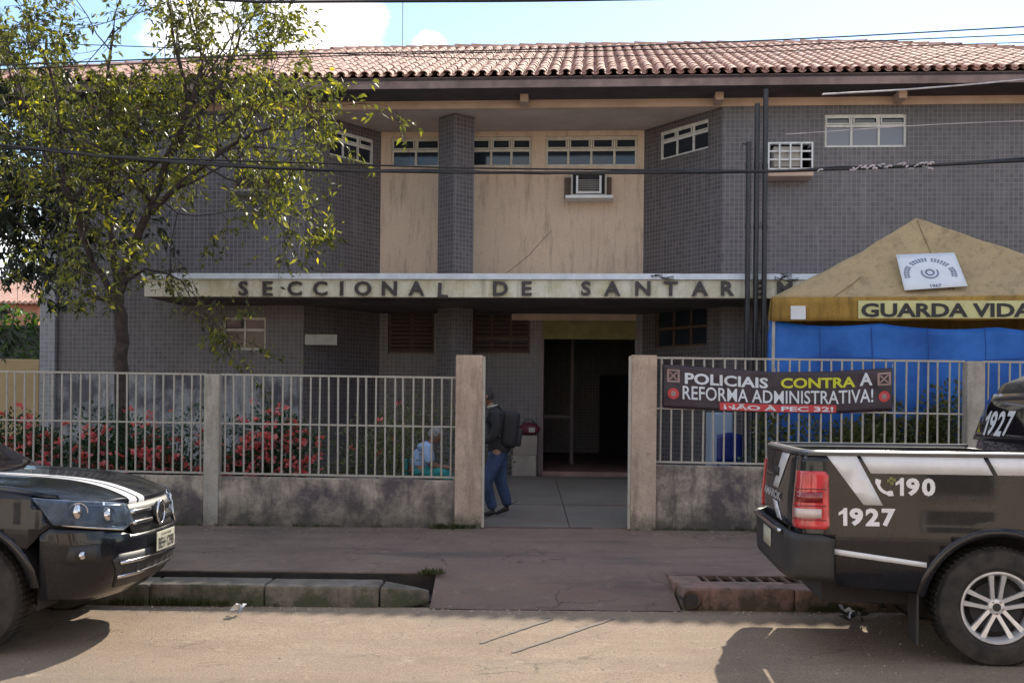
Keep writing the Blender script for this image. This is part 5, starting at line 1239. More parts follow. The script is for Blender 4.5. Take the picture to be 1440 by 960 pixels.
def ringn(s):
    a, c = ring(s - .012), ring(s + .012); 
    if s - .012 < TS[0]: a = (ring(TS[0] + .024)[0], -ring(TS[0] + .024)[1])
    if s + .012 > TS[-1]: c = (ring(TS[-1] - .024)[0], -ring(TS[-1] - .024)[1])
    dx_, dy_ = c[0] - a[0], c[1] - a[1]; L = math.hypot(dx_, dy_) or 1; return -dy_ / L, dx_ / L   # outward for +y half
def sring_x(x):                                 # s of the front curve at local x
    lo, hi = XF0, S_NOSE
    for _ in range(40):
        m_ = (lo + hi) / 2
        if ring(m_)[0] < x: lo = m_
        else: hi = m_
    return lo
def surf(s, side, z, off=0.0):
    x, y = ring(s); nx, ny = ringn(s)
    ins = ny * ny * _lin(SIDE_T, z) + (nx * nx * _lin(FRONT_T, z) if nx > 0 else nx * nx * _lin(REAR_T, z))
    o_ = off - ins; return Vector((x + nx * o_, side * (y + ny * o_), z))
def smap(kind):
    if kind == 'N': return lambda q, z, o_=0.0: surf(q, -1, z, o_)
    if kind == 'L': return lambda q, z, o_=0.0: surf(q, 1, z, o_)
    if kind == 'F': return lambda q, z, o_=0.0: surf(S_NOSE - abs(q), 1 if q >= 0 else -1, z, o_)
    if kind == 'R': return lambda q, z, o_=0.0: surf(S_REAR + abs(q), 1 if q >= 0 else -1, z, o_)
CABT = [(1.06, .935, .27, 2.98), (1.15, .925, .28, 2.86), (1.40, .870, .32, 2.42), (1.74, .785, .42, 1.98), (1.86, .73, .48, 1.76), (1.925, .62, .62, 1.50), (1.955, .40, .90, 1.2)]
def cabl(z):
    h_ = _lin([(r_[0], r_[1]) for r_ in CABT], z); a = _lin([(r_[0], r_[2]) for r_ in CABT], z); b_ = _lin([(r_[0], r_[3]) for r_ in CABT], z); return h_, a, b_
def cmap(kind):
    def f(q, z, o_=0.0):
        h_, a, b_ = cabl(z)
        if kind == 'N': return Vector((q, -h_ - o_ + .02 * ((q - 1.5) / 1.4) ** 4, z))
        if kind == 'L': return Vector((q, h_ + o_ - .02 * ((q - 1.5) / 1.4) ** 4, z))
        if kind == 'B': return Vector((a - o_ + .03 * (q / .8) ** 4, q, z))
        return Vector((b_ + o_ - .10 * (q / .85) ** 2, q, z))
    return f
def surf_poly(name, outline, fmap, off, mat, parent, step=.07, thick=.012, smooth=40, want=None):
    bm = bmesh.new(); vs = [bm.verts.new((q, z, 0)) for q, z in outline]; bm.faces.new(vs)
    q0, q1 = min(o[0] for o in outline), max(o[0] for o in outline); z0, z1 = min(o[1] for o in outline), max(o[1] for o in outline)
    k = max(1, int((q1 - q0) / step))
    for i in range(1, k): bmesh.ops.bisect_plane(bm, geom=bm.verts[:] + bm.edges[:] + bm.faces[:], plane_co=(q0 + (q1 - q0) * i / k, 0, 0), plane_no=(1, 0, 0))
    k = max(1, int((z1 - z0) / max(step * .8, .02)))
    for i in range(1, k): bmesh.ops.bisect_plane(bm, geom=bm.verts[:] + bm.edges[:] + bm.faces[:], plane_co=(0, z0 + (z1 - z0) * i / k, 0), plane_no=(0, 1, 0))
    bmesh.ops.triangulate(bm, faces=[f for f in bm.faces if len(f.verts) > 4])
    for v in bm.verts: v.co = fmap(v.co.x, v.co.y, off)
    bm.normal_update(); tot = Vector((0, 0, 0)); cen = Vector((0, 0, 0))
    for f in bm.faces: tot += f.normal * f.calc_area(); cen += f.calc_center_median()
    cen /= len(bm.faces); outw = want if want is not None else Vector((cen.x - 1.4 if abs(cen.x - 1.4) > 2.3 else 0, cen.y, 0 if abs(cen.y) > .3 else .001))
    if tot.dot(outw) < 0: bmesh.ops.reverse_faces(bm, faces=bm.faces)
    me = bpy.data.meshes.new(name); bm.to_mesh(me); bm.free(); me.materials.append(mat); me.polygons.foreach_set('use_smooth', [True] * len(me.polygons)); me.set_sharp_from_angle(angle=R(smooth))
    o = link(name, me, parent)
    if thick: md = o.modifiers.new('t', 'SOLIDIFY'); md.thickness = thick; md.offset = -1
    return o
def arc(cx_, cz, r, a0, a1, n=14): return [(cx_ + r * math.cos(R(a0 + (a1 - a0) * i / n)), cz + r * math.sin(R(a0 + (a1 - a0) * i / n))) for i in range(n + 1)]
WZ, WR, AR, WB = .385, .385, .485, 3.0
wheel_cache = {}
def wheel(parent, x, y):
    sg = -1 if y < 0 else 1
    hub = MB(); hub.lathe([(sg * .05, .0), (sg * .05, .165), (sg * .02, .165), (sg * .02, 0)], 28, 'y'); hub.lathe([(-sg * .10, .0), (-sg * .10, .22), (sg * .0, .22), (sg * .0, .0)], 28, 'y')
    w_ = hub.build('wheel', MT['dark'], parent, smooth=40, loc=(x, y, WZ))
    ty = MB(); T = .122
    prof = [(-T * .8, .232), (-T, .262), (-T * 1.02, .32), (-T * .9, .365), (-T * .7, .382), (-T * .2, .385), (T * .2, .385), (T * .7, .382), (T * .9, .365), (T * 1.02, .32), (T, .262), (T * .8, .232)]
    ty.lathe([(sg * a, r_) for a, r_ in prof], 48, 'y')
    for i in range(60):                          # tread blocks at the shoulder
        a = 2 * math.pi * i / 60; c_, s_ = math.cos(a), math.sin(a); e = .012
        for yy in (T * .55, T * .15, -T * .3, -T * .7):
            p = Vector((c_ * .386, yy * sg, s_ * .386)); tg = Vector((-s_, 0, c_)) * e; yv = Vector((0, T * .16, 0)); rd = Vector((c_, 0, s_)) * .006
            ty.add([p - tg - yv, p + tg - yv, p + tg + yv, p - tg + yv, p - tg - yv + rd, p + tg - yv + rd, p + tg + yv + rd, p - tg + yv + rd], [(4, 5, 6, 7), (0, 1, 5, 4), (1, 2, 6, 5), (2, 3, 7, 6), (3, 0, 4, 7)])
    ty.build('tyre', MT['rubber'], w_, smooth=35)
    rm = MB(); o_ = sg
    rm.lathe([(o_ * .06, .205), (o_ * .095, .212), (o_ * .108, .222), (o_ * .108, .234), (o_ * .085, .238), (-o_ * .09, .225), (-o_ * .09, .215), (o_ * .05, .200), (o_ * .06, .205)], 56, 'y')
    rm.lathe([(o_ * .055, 0), (o_ * .075, .0), (o_ * .078, .028), (o_ * .070, .052), (o_ * .035, .058)], 28, 'y')
    for k in range(5):
        for da in (-1, 1):
            a = R(72 * k + 18 + (0 if sg < 0 else 36)); ca, sa = math.cos(a), math.sin(a)
            def pt(r_, t_, y_): return (ca * r_ - sa * t_, y_ * o_, sa * r_ + ca * t_)
            c0, c1 = da * .021, da * .042
            for (ya, yb, g_) in ((.078, .045, 1.0),):
                vs = [pt(.038, c0 - .013, ya - .008), pt(.038, c0 + .013, ya - .008), pt(.13, (c0 + c1) / 2 + .012, ya + .004), pt(.214, c1 + .017, ya + .018), pt(.214, c1 - .017, ya + .018), pt(.13, (c0 + c1) / 2 - .012, ya + .004)]
                vs += [(v[0], v[1] - o_ * .028, v[2]) for v in vs]
                rm.add(vs, [(0, 1, 2, 5), (5, 2, 3, 4), (6, 11, 8, 7), (11, 10, 9, 8), (1, 7, 8, 2), (2, 8, 9, 3), (0, 5, 11, 6), (5, 4, 10, 11)])
    rim = rm.build('rim', MT['alloy'], w_, smooth=35)
    m2 = MB(); m2.lathe([(o_ * .079, .0), (o_ * .083, .0), (o_ * .083, .024), (o_ * .078, .027)], 20, 'y'); m2.build('centre_cap', MT['plastic'], w_, smooth=40)
    nb = MB()
    for k in range(5):
        a = R(72 * k + 54); nb.lathe([(o_ * .055, .0), (o_ * .084, .0), (o_ * .084, .008), (o_ * .055, .009)], 6, 'y', (math.cos(a) * .040, 0, math.sin(a) * .040))
    nb.build('wheel_nuts', MT['chrome'], w_)
    return w_
def digits(txt, x0, x1, z0, z1, fn, bold=.04):
    """heavy grotesque numerals; the figure one is drawn with its flag"""
    wd = [.62 if c == '1' else 1.0 for c in txt]; tot = sum(wd) + .16 * (len(txt) - 1); x = 0; out = MB()
    for c, w in zip(txt, wd):
        a = x0 + (x1 - x0) * x / tot; b_ = x0 + (x1 - x0) * (x + w) / tot; x += w + .16
        if c == '1':
            P_ = [(.52, 0), (1.0, 0), (1.0, 1), (.62, 1), (.42, .86), (.0, .74), (.0, .56), (.52, .68)]
            pts = [fn(a + (b_ - a) * p, z0 + (z1 - z0) * q, 0) for p, q in P_]; out.add(pts, [(0, 1, 2, 3, 4, 7), (4, 5, 6, 7)])
        else:
            t_ = text_fit(c, a, b_, z0, z1, fn, bold=bold); out.add(t_.v, t_.f)
    return out
def pickup(label, group=None):
    car = empty('pickup_truck', (0, 0, 0), 0, label, 'pickup truck', group)
    P, K = MT['paint'], MT['plastic']
    sF = lambda s: -(S_NOSE - s)
    bodyp = []
    for sd, kd in ((-1, 'N'), (1, 'L')):
        f = smap(kd); sy0 = S_REAR + .80
        surf_poly('bed_side', [(sy0, .84), (-1.05, .80), (-1.03, .50), (-.50, .47)] + arc(0, WZ, AR, 170, 10) + [(.50, .44), (.345, .44)][0:0] + [(.475, .44), (.475, .44)][0:1] + [(.335 + .14, .44), (.335 + .005, 1.0)][0:0] + [(.47, .50)][0:0] + [(.475, .46)][0:0] + [(.40, .96), (.335, 1.10), (.335, 1.365), (sy0, 1.365)], f, 0, P, car)
        surf_poly('rear_door', [(.49, .44), (1.34, .44), (1.34, 1.14), (.345, 1.14), (.345, 1.11), (.41, .97)] + arc(0, WZ, AR + .03, 44, 7, 8)[0:0], f, 0, P, car)
        surf_poly('front_door', [(1.352, .44), (2.42, .44), (2.46, 1.13), (1.352, 1.14)], f, 0, P, car)
        surf_poly('front_fender', [(2.435, .44), (2.60, .42)] + arc(WB, WZ, AR, 175, 35) + [(3.525, .80), (sring_x(3.47) + .12, .845), (sring_x(3.47) - .008, 1.045), (3.2, 1.085), (2.475, 1.135)], f, 0, P, car)
        surf_poly('sill', [(.52, .34), (2.58, .34), (2.44, .432), (.50, .432)], f, -.01, K, car)
        # arch lips
        for cx_ in (0, WB):
            mb = MB(); n = 26; vs = []
            a0_, a1_ = (172, 6) if cx_ == 0 else (176, 8)
            for i in range(n + 1):
                a = R(a0_ + (a1_ - a0_) * i / n)
                for r_, o_ in ((AR - .02, -.05), (AR - .022, .004), (AR - .008, .014), (AR + .018, .012), (AR + .034, .001)): vs.append(f(cx_ + r_ * math.cos(a), WZ + r_ * math.sin(a) * 1.0, o_))
            fs = [(5 * i + j, 5 * i + j + 1, 5 * i + j + 6, 5 * i + j + 5) for i in range(n) for j in range(4)]; mb.add(vs, fs); mb.build('arch_lip', P, car, smooth=60)
            mb = MB(); vs = []
            for i in range(n + 1):
                a = R(190 - 200 * i / n)
                for yy in (.90, .58): vs.append((cx_ + (AR + .01) * math.cos(a), sd * yy, WZ + (AR + .01) * math.sin(a)))
            mb.add(vs, [(2 * i, 2 * i + 1, 2 * i + 3, 2 * i + 2) for i in range(n)]); mb.add([(cx_ + (AR + .01) * math.cos(R(190 - 200 * i / n)), sd * .58, WZ + (AR + .01) * math.sin(R(190 - 200 * i / n))) for i in range(n + 1)], [tuple(range(n + 1))])
            mb.build('arch_liner', MT['dark'], car, smooth=60)
            mb = MB(); xx = cx_ - AR - .02; mb.box(xx - .008, xx + .008, min(sd * .70, sd * .93), max(sd * .70, sd * .93), .13, .46); mb.build('mud_flap', K, car, bevel=.004)
            w_ = wheel(car, cx_, sd * .815)
        # greenhouse
        g_ = cmap(kd)
        surf_poly('side_window', [(.62, 1.19), (1.30, 1.19), (1.30, 1.74), (.95, 1.74), (.70, 1.64)], g_, .008, MT['carglass'], car, thick=.004)
        surf_poly('side_window', [(1.40, 1.19), (2.50, 1.19), (2.45, 1.25), (1.86, 1.73), (1.40, 1.74)], g_, .008, MT['carglass'], car, thick=.004)
        mb = MB(); h0 = f(2.28, 1.10, 0); mb.ball((2.30, sd * 1.07, 1.22), (.07, .11, .085), 12, 8); mb.tube([(2.32, sd * .93, 1.14), (2.30, sd * 1.02, 1.18)], .025, 6); mb.build('mirror', P, car, smooth=60)
        for hx_ in (.62, 1.52): mb = MB(); q_ = f(hx_, .98, .03); mb.box(hx_ - .09, hx_ + .09, q_.y - .012, q_.y + .012, .965, .992); mb.build('door_handle', K, car, bevel=.005)
        # fender top shoulder
        mb = MB(); sE = 3.62; n = 22; vs = []
        for i in range(n + 1):
            s_ = 2.475 + (sE - 2.475) * i / n; zt = 1.135 - .05 * (s_ - 2.475) / .725 if s_ < 3.2 else 1.085 - .04 * (s_ - 3.2) / .3
            a = f(s_, zt, 0); b_ = Vector((a.x, sd * min(.862, abs(a.y) - .03), 0)); b_.z = hoodz(b_.x, abs(b_.y)) - .004
            for k in range(5):
                u = k / 4; p = a.lerp(b_, u); p.z += .022 * math.sin(math.pi * u); vs.append(p)
        mb.add(vs, [(5 * i + j, 5 * i + j + 1, 5 * i + j + 6, 5 * i + j + 5) for i in range(n) for j in range(4)]); mb.build('fender_top', P, car, smooth=60)
        # rails and bed walls
        mb = MB(); k = 20; vs = []
        for i in range(k + 1):
            s_ = (S_REAR + .80) + (.335 - S_REAR - .80) * i / k
            for o_, z in ((.008, 1.352), (.010, 1.372), (-.01, 1.386), (-.06, 1.386), (-.075, 1.36)): vs.append(f(s_, z, o_))
        mb.add(vs, [(5 * i + j, 5 * i + j + 1, 5 * i + j + 6, 5 * i + j + 5) for i in range(k) for j in range(4)]); mb.build('bed_rail', MT['rail'], car, smooth=40)
        mb = MB(); mb.box(-1.12, .33, min(sd * .80, sd * .84), max(sd * .80, sd * .84), .90, 1.36); mb.build('bed_inner_wall', K, car)
        # tail lamp
        c0 = S_REAR + .80
        L0, L1 = c0 + .015, -1.075
        tl = surf_poly('tail_lamp', [(L0, .875), (L1 - .02, .875), (L1, .895), (L1 - .005, 1.225), (L1 - .03, 1.25), (L0, 1.25)], f, .016, MT['tail'], car, step=.03, thick=.02)
        for zz in (.93, 1.02, 1.13): surf_poly('lamp_divider', [(L0 + .01, zz), (L1 - .02, zz), (L1 - .02, zz + .008), (L0 + .01, zz + .008)], f, .021, MT['tail_dark'], tl, step=.03, thick=.004)
        surf_poly('inner_lamp', [(L0 + .04, 1.045), (L1 - .045, 1.045), (L1 - .045, 1.115), (L0 + .04, 1.115)], f, .0205, MT['tail_dark'], tl, step=.03, thick=.003)
        surf_poly('reversing_light', [(L0 + .045, .945), (L1 - .05, .945), (L1 - .05, 1.005), (L0 + .045, 1.005)], f, .020, MT['tail_clear'], tl, step=.03, thick=.003)
    mb = MB(); mb.box(-1.12, .33, -.80, .80, .86, .90); mb.box(.30, .335, -.84, .84, .9, 1.36); mb.build('bed_floor', K, car)
    mb = MB(); mb.box(-1.05, 3.72, -.56, .56, .34, .52); mb.box(2.6, 3.74, -.56, .56, .52, .93); mb.box(.48, 2.55, -.86, .86, .40, 1.10); mb.box(-1.1, .34, -.57, .57, .5, .86); mb.build('chassis', MT['dark'], car)
    mb = MB()
    for x in (0, WB): mb = MB(); mb.tube([(x, -.7, WZ), (x, .7, WZ)], .05, 8); mb.build('axle', MT['dark'], car)
    mb = MB(); mb.tube([(-.95, -.45, .36), (-.2, -.45, .33)], .035, 8); mb.build('exhaust', MT['dark'], car)
    # tailgate and rear bumper
    r = smap('R')
    tg = surf_poly('tailgate', [(-.79, .86), (.79, .86), (.79, 1.365), (-.79, 1.365)], r, 0, P, car, want=Vector((-1, 0, 0)))
    mb = MB(); k = 12; vs = []
    for i in range(k + 1):
        q_ = -.79 + 1.58 * i / k
        for o_, z in ((.010, 1.352), (.012, 1.372), (-.01, 1.384), (-.06, 1.384)): vs.append(r(q_, z, o_))
    mb.add(vs, [(4 * i + j, 4 * i + j + 1, 4 * i + j + 5, 4 * i + j + 4) for i in range(k) for j in range(3)]); mb.build('tailgate_cap', MT['rail'], tg, smooth=40)
    surf_poly('handle', [(-.11, 1.17), (.11, 1.17), (.11, 1.23), (-.11, 1.23)], r, .02, K, tg, want=Vector((-1, 0, 0)))
    be = S_REAR * -1 - 1.02
    Lb = (-1.05 - S_REAR)
    surf_poly('rear_bumper', [(-Lb, .54), (Lb, .54), (Lb, .815), (Lb - .08, .84), (-Lb + .08, .84), (-Lb, .815)], r, .055, K, car, step=.05, thick=.05, want=Vector((-1, 0, 0)))
    surf_poly('bumper_step', [(-.72, .825), (.72, .825), (.72, .845), (-.72, .845)], r, .085, MT['chrome'], car, thick=.03, want=Vector((-1, 0, 0)))
    surf_poly('plate', [(-.2, .66), (.2, .66), (.2, .79), (-.2, .79)], r, .062, MT['plate'], car, thick=.004, want=Vector((-1, 0, 0)))
    # cab shell
    mb = MB(); n = 56; vs = []
    for (z, h_, a, b_) in CABT:
        for i in range(n):
            t_ = 2 * math.pi * i / n; c_, s_ = math.cos(t_), math.sin(t_); e = 2 / 7
            x = (a + b_) / 2 + (b_ - a) / 2 * math.copysign(abs(c_) ** e, c_); y = h_ * math.copysign(abs(s_) ** e, s_)
            if x > (a + b_) / 2: x -= .09 * (y / .85) ** 2 * (x - (a + b_) / 2) / ((b_ - a) / 2)
            vs.append((x, y, z))
    m_ = len(CABT); mb.add(vs, [(j * n + i, j * n + (i + 1) % n, (j + 1) * n + (i + 1) % n, (j + 1) * n + i) for j in range(m_ - 1) for i in range(n)] + [tuple((m_ - 1) * n + i for i in range(n))])
    mb.build('cab', P, car, smooth=50)
    ws = cmap('W'); surf_poly('windshield', [(-.82, 1.15), (.82, 1.15), (.70, 1.71), (.55, 1.765), (-.55, 1.765), (-.70, 1.71)], ws, .012, MT['carglass'], car, thick=.004, want=Vector((1, 0, 0)))
    bk = cmap('B'); rw = surf_poly('rear_window', [(-.78, 1.43), (.78, 1.43), (.68, 1.74), (.60, 1.785), (-.60, 1.785), (-.68, 1.74)], bk, .010, MT['carglass'], car, thick=.004, want=Vector((-1, 0, 0)))
    # bonnet
    mb = MB(); NX, NY = 26, 30
    def hp(u, v):
        y = -.86 + 1.72 * v; xf = hoodxf(abs(y)); x = 2.76 + (xf - 2.76) * u
        return (x, y, hoodz(x, abs(y)))
    mb.grid(NX, NY, hp)
    vs = []
    for j in range(NY + 1):
        y = -.86 + 1.72 * j / NY; xf = hoodxf(abs(y)); z = hoodz(xf, abs(y)); vs += [(xf, y, z), (xf + .012, y, z - .014), (xf + .008, y, z - .04)]
    mb.add(vs, [(3 * j + i, 3 * j + 3 + i, 3 * j + 4 + i, 3 * j + 1 + i) for j in range(NY) for i in range(2)])
    mb.build('bonnet', P, car, smooth=50)
    # nose
    fr = smap('F'); X1 = Vector((1, 0, 0)); qa = sF(3.52); qi = -.50
    ho = sF(sring_x(3.47))
    surf_poly('front_bumper', [(qa, .37), (-.75, .33), (.75, .33), (-qa, .37), (-qa, .79), (-ho - .12, .84), (.60, .785), (.48, .75), (-.48, .75), (-.60, .785), (ho + .12, .84), (qa, .79)], fr, .004, P, car, step=.05, thick=.02, want=X1)
    surf_poly('nose_panel', [(qa + .03, .83), (-qa - .03, .83), (-ho + .0, 1.02), (.50, .965), (-.50, .965), (ho, 1.02)], fr, -.02, K, car, step=.05, want=X1)
    surf_poly('lower_intake', [(-.60, .40), (.60, .40), (.68, .60), (.62, .635), (-.62, .635), (-.68, .60)], fr, .010, K, car, step=.05, thick=.004, want=X1)
    for z in (.575, .475): surf_poly('chrome_strip', [(-.62, z - .010), (.62, z - .010), (.62, z + .010), (-.62, z + .010)], fr, .026, MT['chrome'], car, step=.05, thick=.015, want=X1)
    for k in range(9):
        q_ = -.56 + k * .14; surf_poly('intake_rib', [(q_ - .006, .485), (q_ + .006, .485), (q_ + .006, .565), (q_ - .006, .565)], fr, .018, K, car, thick=.006, want=X1)
    for sd in (-1, 1):
        o1 = sorted((sd * .76, sd * 1.0)); 
        fg = surf_poly('fog_recess', [(o1[0], .60), (o1[1], .60), (o1[1] - .02, .715), (o1[0] + .02, .715)], fr, .008, K, car, step=.05, thick=.004, want=X1)
        c_ = fr(sd * .90, .655, .018); m2 = MB(); m2.ball(tuple(c_), (.022, .045, .032), 12, 8); m2.build('fog_lamp', MT['chrome'], fg, smooth=60)
        ol = [(sd * -ho * 1.0, 1.035), (sd * .50, .968), (sd * .455, .845), (sd * .56, .805), (sd * .80, .835), (sd * (-ho - .13), .862)]
        if sd < 0: pass
        hl = surf_poly('headlight', ol, fr, .002, MT['lamp_in'], car, step=.05, thick=.01, want=X1)
        for (q_, z, r_) in ((sd * .92, .935, .056), (sd * .70, .90, .046)):
            c_ = fr(q_, z, .0); m2 = MB(); m2.ball(tuple(c_), (.03, r_, r_), 16, 10); m2.build('reflector', MT['chrome'], hl, smooth=60)
            m2 = MB(); n_ = (fr(q_, z, .1) - fr(q_, z, 0)).normalized(); tt = Vector((-n_.y, n_.x, 0)); m2.tube([c_ + n_ * .012 + (tt * math.cos(a * .4189) + Vector((0, 0, 1)) * math.sin(a * .4189)) * (r_ + .004) for a in range(16)], .004, 5, cap=False); m2.build('reflector_ring', MT['chrome'], hl, smooth=60)
        for k in range(5): qq = sd * (.53 + k * .022); surf_poly('headlight_rib', [(qq - .003, .86), (qq + .003, .86), (qq + .003, .93), (qq - .003, .93)], fr, .010, MT['chrome'], hl, thick=.006, want=X1)
        sl = [(sd * (-ho - .18), .850), (sd * .80, .818), (sd * .56, .788), (sd * .44, .832), (sd * .455, .848), (sd * .565, .806), (sd * .80, .834), (sd * (-ho - .17), .866)]
        surf_poly('headlight_trim', sl, fr, .014, MT['chrome'], hl, step=.05, thick=.006, want=X1)
        surf_poly('headlight_brow', [(sd * .52, .942), (sd * .84, .962), (sd * .84, .974), (sd * .52, .954)], fr, .008, MT['chrome'], hl, step=.05, thick=.003, want=X1)
        surf_poly('headlight_lens', ol, fr, .022, MT['lens'], hl, step=.05, thick=.004, want=X1)
    gl = surf_poly('grille', [(-.445, .755), (.445, .755), (.485, .955), (-.485, .955)], fr, -.006, K, car, step=.05, thick=.01, want=X1)
    for z in (.905, .828):
        for sd in (-1, 1):
            a, c = sorted((sd * .105, sd * (.475 if z > .87 else .455))); surf_poly('grille_bar', [(a, z - .013), (c, z - .013), (c, z + .013), (a, z + .013)], fr, .022, MT['chrome'], gl, step=.05, thick=.02, want=X1)
    surf_poly('grille_trim', [(.455, .755), (.471, .755), (.503, .965), (.483, .965)], fr, .024, MT['chrome'], gl, thick=.02, want=X1)
    bc_ = fr(0, .862, .035); bd = MB()
    bd.tube([(bc_.x, math.cos(a * math.pi / 12) * .083, bc_.z + math.sin(a * math.pi / 12) * .083) for a in range(25)], .010, 8, cap=False)
    emb = bd.build('emblem', MT['chrome'], gl, smooth=60)
    bd = MB(); bd.lathe([(bc_.x - .02, 0), (bc_.x - .008, .0), (bc_.x - .008, .076), (bc_.x - .03, .08)], 28, 'x', (0, 0, bc_.z)); bd.build('emblem_disc', K, emb, smooth=50)
    bd = MB(); g2 = lambda a, c: (bc_.x + .0, a, bc_.z + c)
    for a, c in (((-.034, .066), (0, .012)), ((.034, .066), (0, .012)), ((-.062, .040), (-.030, -.062)), ((.062, .040), (.030, -.062)), ((-.030, -.062), (0, .0)), ((.030, -.062), (0, .0))): bd.obox(g2(*a), g2(*c), .013, .012, up=Vector((1, 0, 0)))
    bd.build('emblem_mark', MT['chrome'], emb)
    pf = lambda y, z, l: tuple(Vector((fr(0, .67, .045).x + l, y, z)))
    mb = MB(); x = fr(0, .67, .045).x; mb.box(x - .006, x, -.205, .205, .60, .735); pl = mb.build('number_plate', MT['plate'], car, bevel=.003)
    text_fit('BEH·1298', -.175, .175, .612, .692, pf, bold=.02, depth=.003).build('lettering', MT['platetext'], pl)
    text_fit('PA·SANTARÉM', -.11, .11, .703, .724, pf, bold=.01, depth=.003).build('lettering', MT['platetext'], pl)
    return car
def hoodxf(y): 
    lo, hi = XF0, S_NOSE
    for _ in range(30):
        m_ = (lo + hi) / 2
        if surf(m_, 1, 1.0, 0).y > y: lo = m_
        else: hi = m_
    return surf(lo, 1, 1.0, -.006).x
_hx = {}
def hoodz(x, y):
    k_ = round(y, 3)
    if k_ not in _hx: _hx[k_] = hoodxf(y)
    t_ = min(1, max(0, (x - 2.76) / (_hx[k_] - 2.76))); b_ = 0.016 * math.exp(-((y - .50) / .10) ** 2) * (1 - t_ * .5)
    return 1.152 - .045 * t_ - .115 * t_ ** 5 - .022 * (y / .86) ** 4 * (1 - 1.6 * t_ ** 4) + b_
MT['tail_dark'] = M('tail_lamp_dark_red', (0.20, 0.006, 0.010), 0.15, 0.15, 20, coat=.8)
MT['rail'] = M('bed_rail_plastic', (0.05, 0.05, 0.055), 0.28, 0.2, 8, coat=.4)
MT['lamp_in'] = M('headlight_bowl', (0.50, 0.57, 0.72), 0.25, 0.45, 16, metal=.35)

# --- right truck (rear three quarter)
TR = pickup('black pickup at the right edge, rear end and red tail lamp in view, marked 1927', 'black pickup trucks parked at the kerb')
def put(car, x, y, rz): car.location = (x, y, 0); car.rotation_euler = (0, 0, rz)
yawR = R(-5.8)
wc = atY(1405, 852, 7.09)
put(TR, wc.x + .094, 7.09 + .930, yawR)
fN, fL_ = smap('N'), smap('L')
def on(parts, pts, kd='N', off=.005, mat='decal', name='stripe', parent=None, step=.08): return surf_poly(name, pts, smap(kd), off, MT[mat], parent, step=step, thick=.002)
kids = {c_.name.split('.')[0] + c_.name[-4:]: c_ for c_ in TR.children}
bs = [c_ for c_ in TR.children if c_.name.startswith('bed_side')]
for bside, kd in zip(bs, ('N', 'L')):
    on(None, [(-1.09, 1.352), (-.90, 1.352), (-.735, 1.035), (-.855, 1.035)], kd, parent=bside)
    on(None, [(-.875, 1.352), (-.105, 1.352), (-.045, 1.24), (-.81, 1.24)], kd, parent=bside)
    on(None, [(-.075, 1.352), (.33, 1.352), (.33, 1.24), (-.015, 1.24)], kd, parent=bside)
    on(None, [(-1.065, .715), (-.46, .640), (-.46, .672), (-1.065, .752)], kd, parent=bside)
    f = smap(kd)
    fl = (lambda a, b_: (a, b_)) if kd == 'N' else (lambda a, b_: (b_, a))
    digits('1927', *fl(-1.015, -.655), .900, 1.015, lambda x, y, l: f(x, y, .007), bold=.045).build('lettering', MT['decal'], bside)
    digits('190', *fl(-.655, -.405), 1.100, 1.215, lambda x, y, l: f(x, y, .007), bold=.045).build('lettering', MT['decal'], bside)
    # handset symbol
    mb = MB(); vs = []; n = 12
    for i in range(n + 1):
        a = R(165 + 120 * i / n); w_ = .020 if 2 < i < n - 2 else .034
        cx_, cz = -.690, 1.185
        for r_ in (.072 - w_ * .5, .072 + w_ * .5): vs.append(f(cx_ + r_ * math.cos(a) * 1.05, cz + r_ * math.sin(a), .007))
    mb.add(vs, [(2 * i, 2 * i + 1, 2 * i + 3, 2 * i + 2) for i in range(n)]); mb.build('phone_symbol', MT['decal'], bside)
    mb = MB()
    for (a, c) in ((-.70, 1.195), (-.685, 1.21), (-.68, 1.18), (-.665, 1.20)): mb.add([f(a - .012, c - .008, .008), f(a + .014, c - .010, .008), f(a + .010, c + .012, .008), f(a - .008, c + .010, .008)], [(0, 1, 2, 3)])
    mb.build('worn_mark', MT['ochre'], bside)
tg = [c_ for c_ in TR.children if c_.name.startswith('tailgate')][0]; W1 = Vector((-1, 0, 0))
surf_poly('stripe', [(-.50, 1.345), (-.16, 1.345), (.16, 1.08), (-.10, 1.08)], smap('R'), .006, MT['decal'], tg, thick=.002, want=W1)
surf_poly('stripe', [(-.12, .985), (.12, .985), (-.12, .87), (-.36, .87)], smap('R'), .006, MT['decal'], tg, thick=.002, want=W1)
text_fit('AMAROK', .62, -.30, 1.0, 1.06, lambda x, y, l: smap('R')(x, y, .010), bold=.03).build('lettering', MT['alloy'], tg)
rw = [c_ for c_ in TR.children if c_.name.startswith('rear_window')][0]
digits('1927', .52, -.10, 1.47, 1.655, lambda x, y, l: cmap('B')(x, y, .016), bold=.03).build('lettering', MT['decal'], rw)

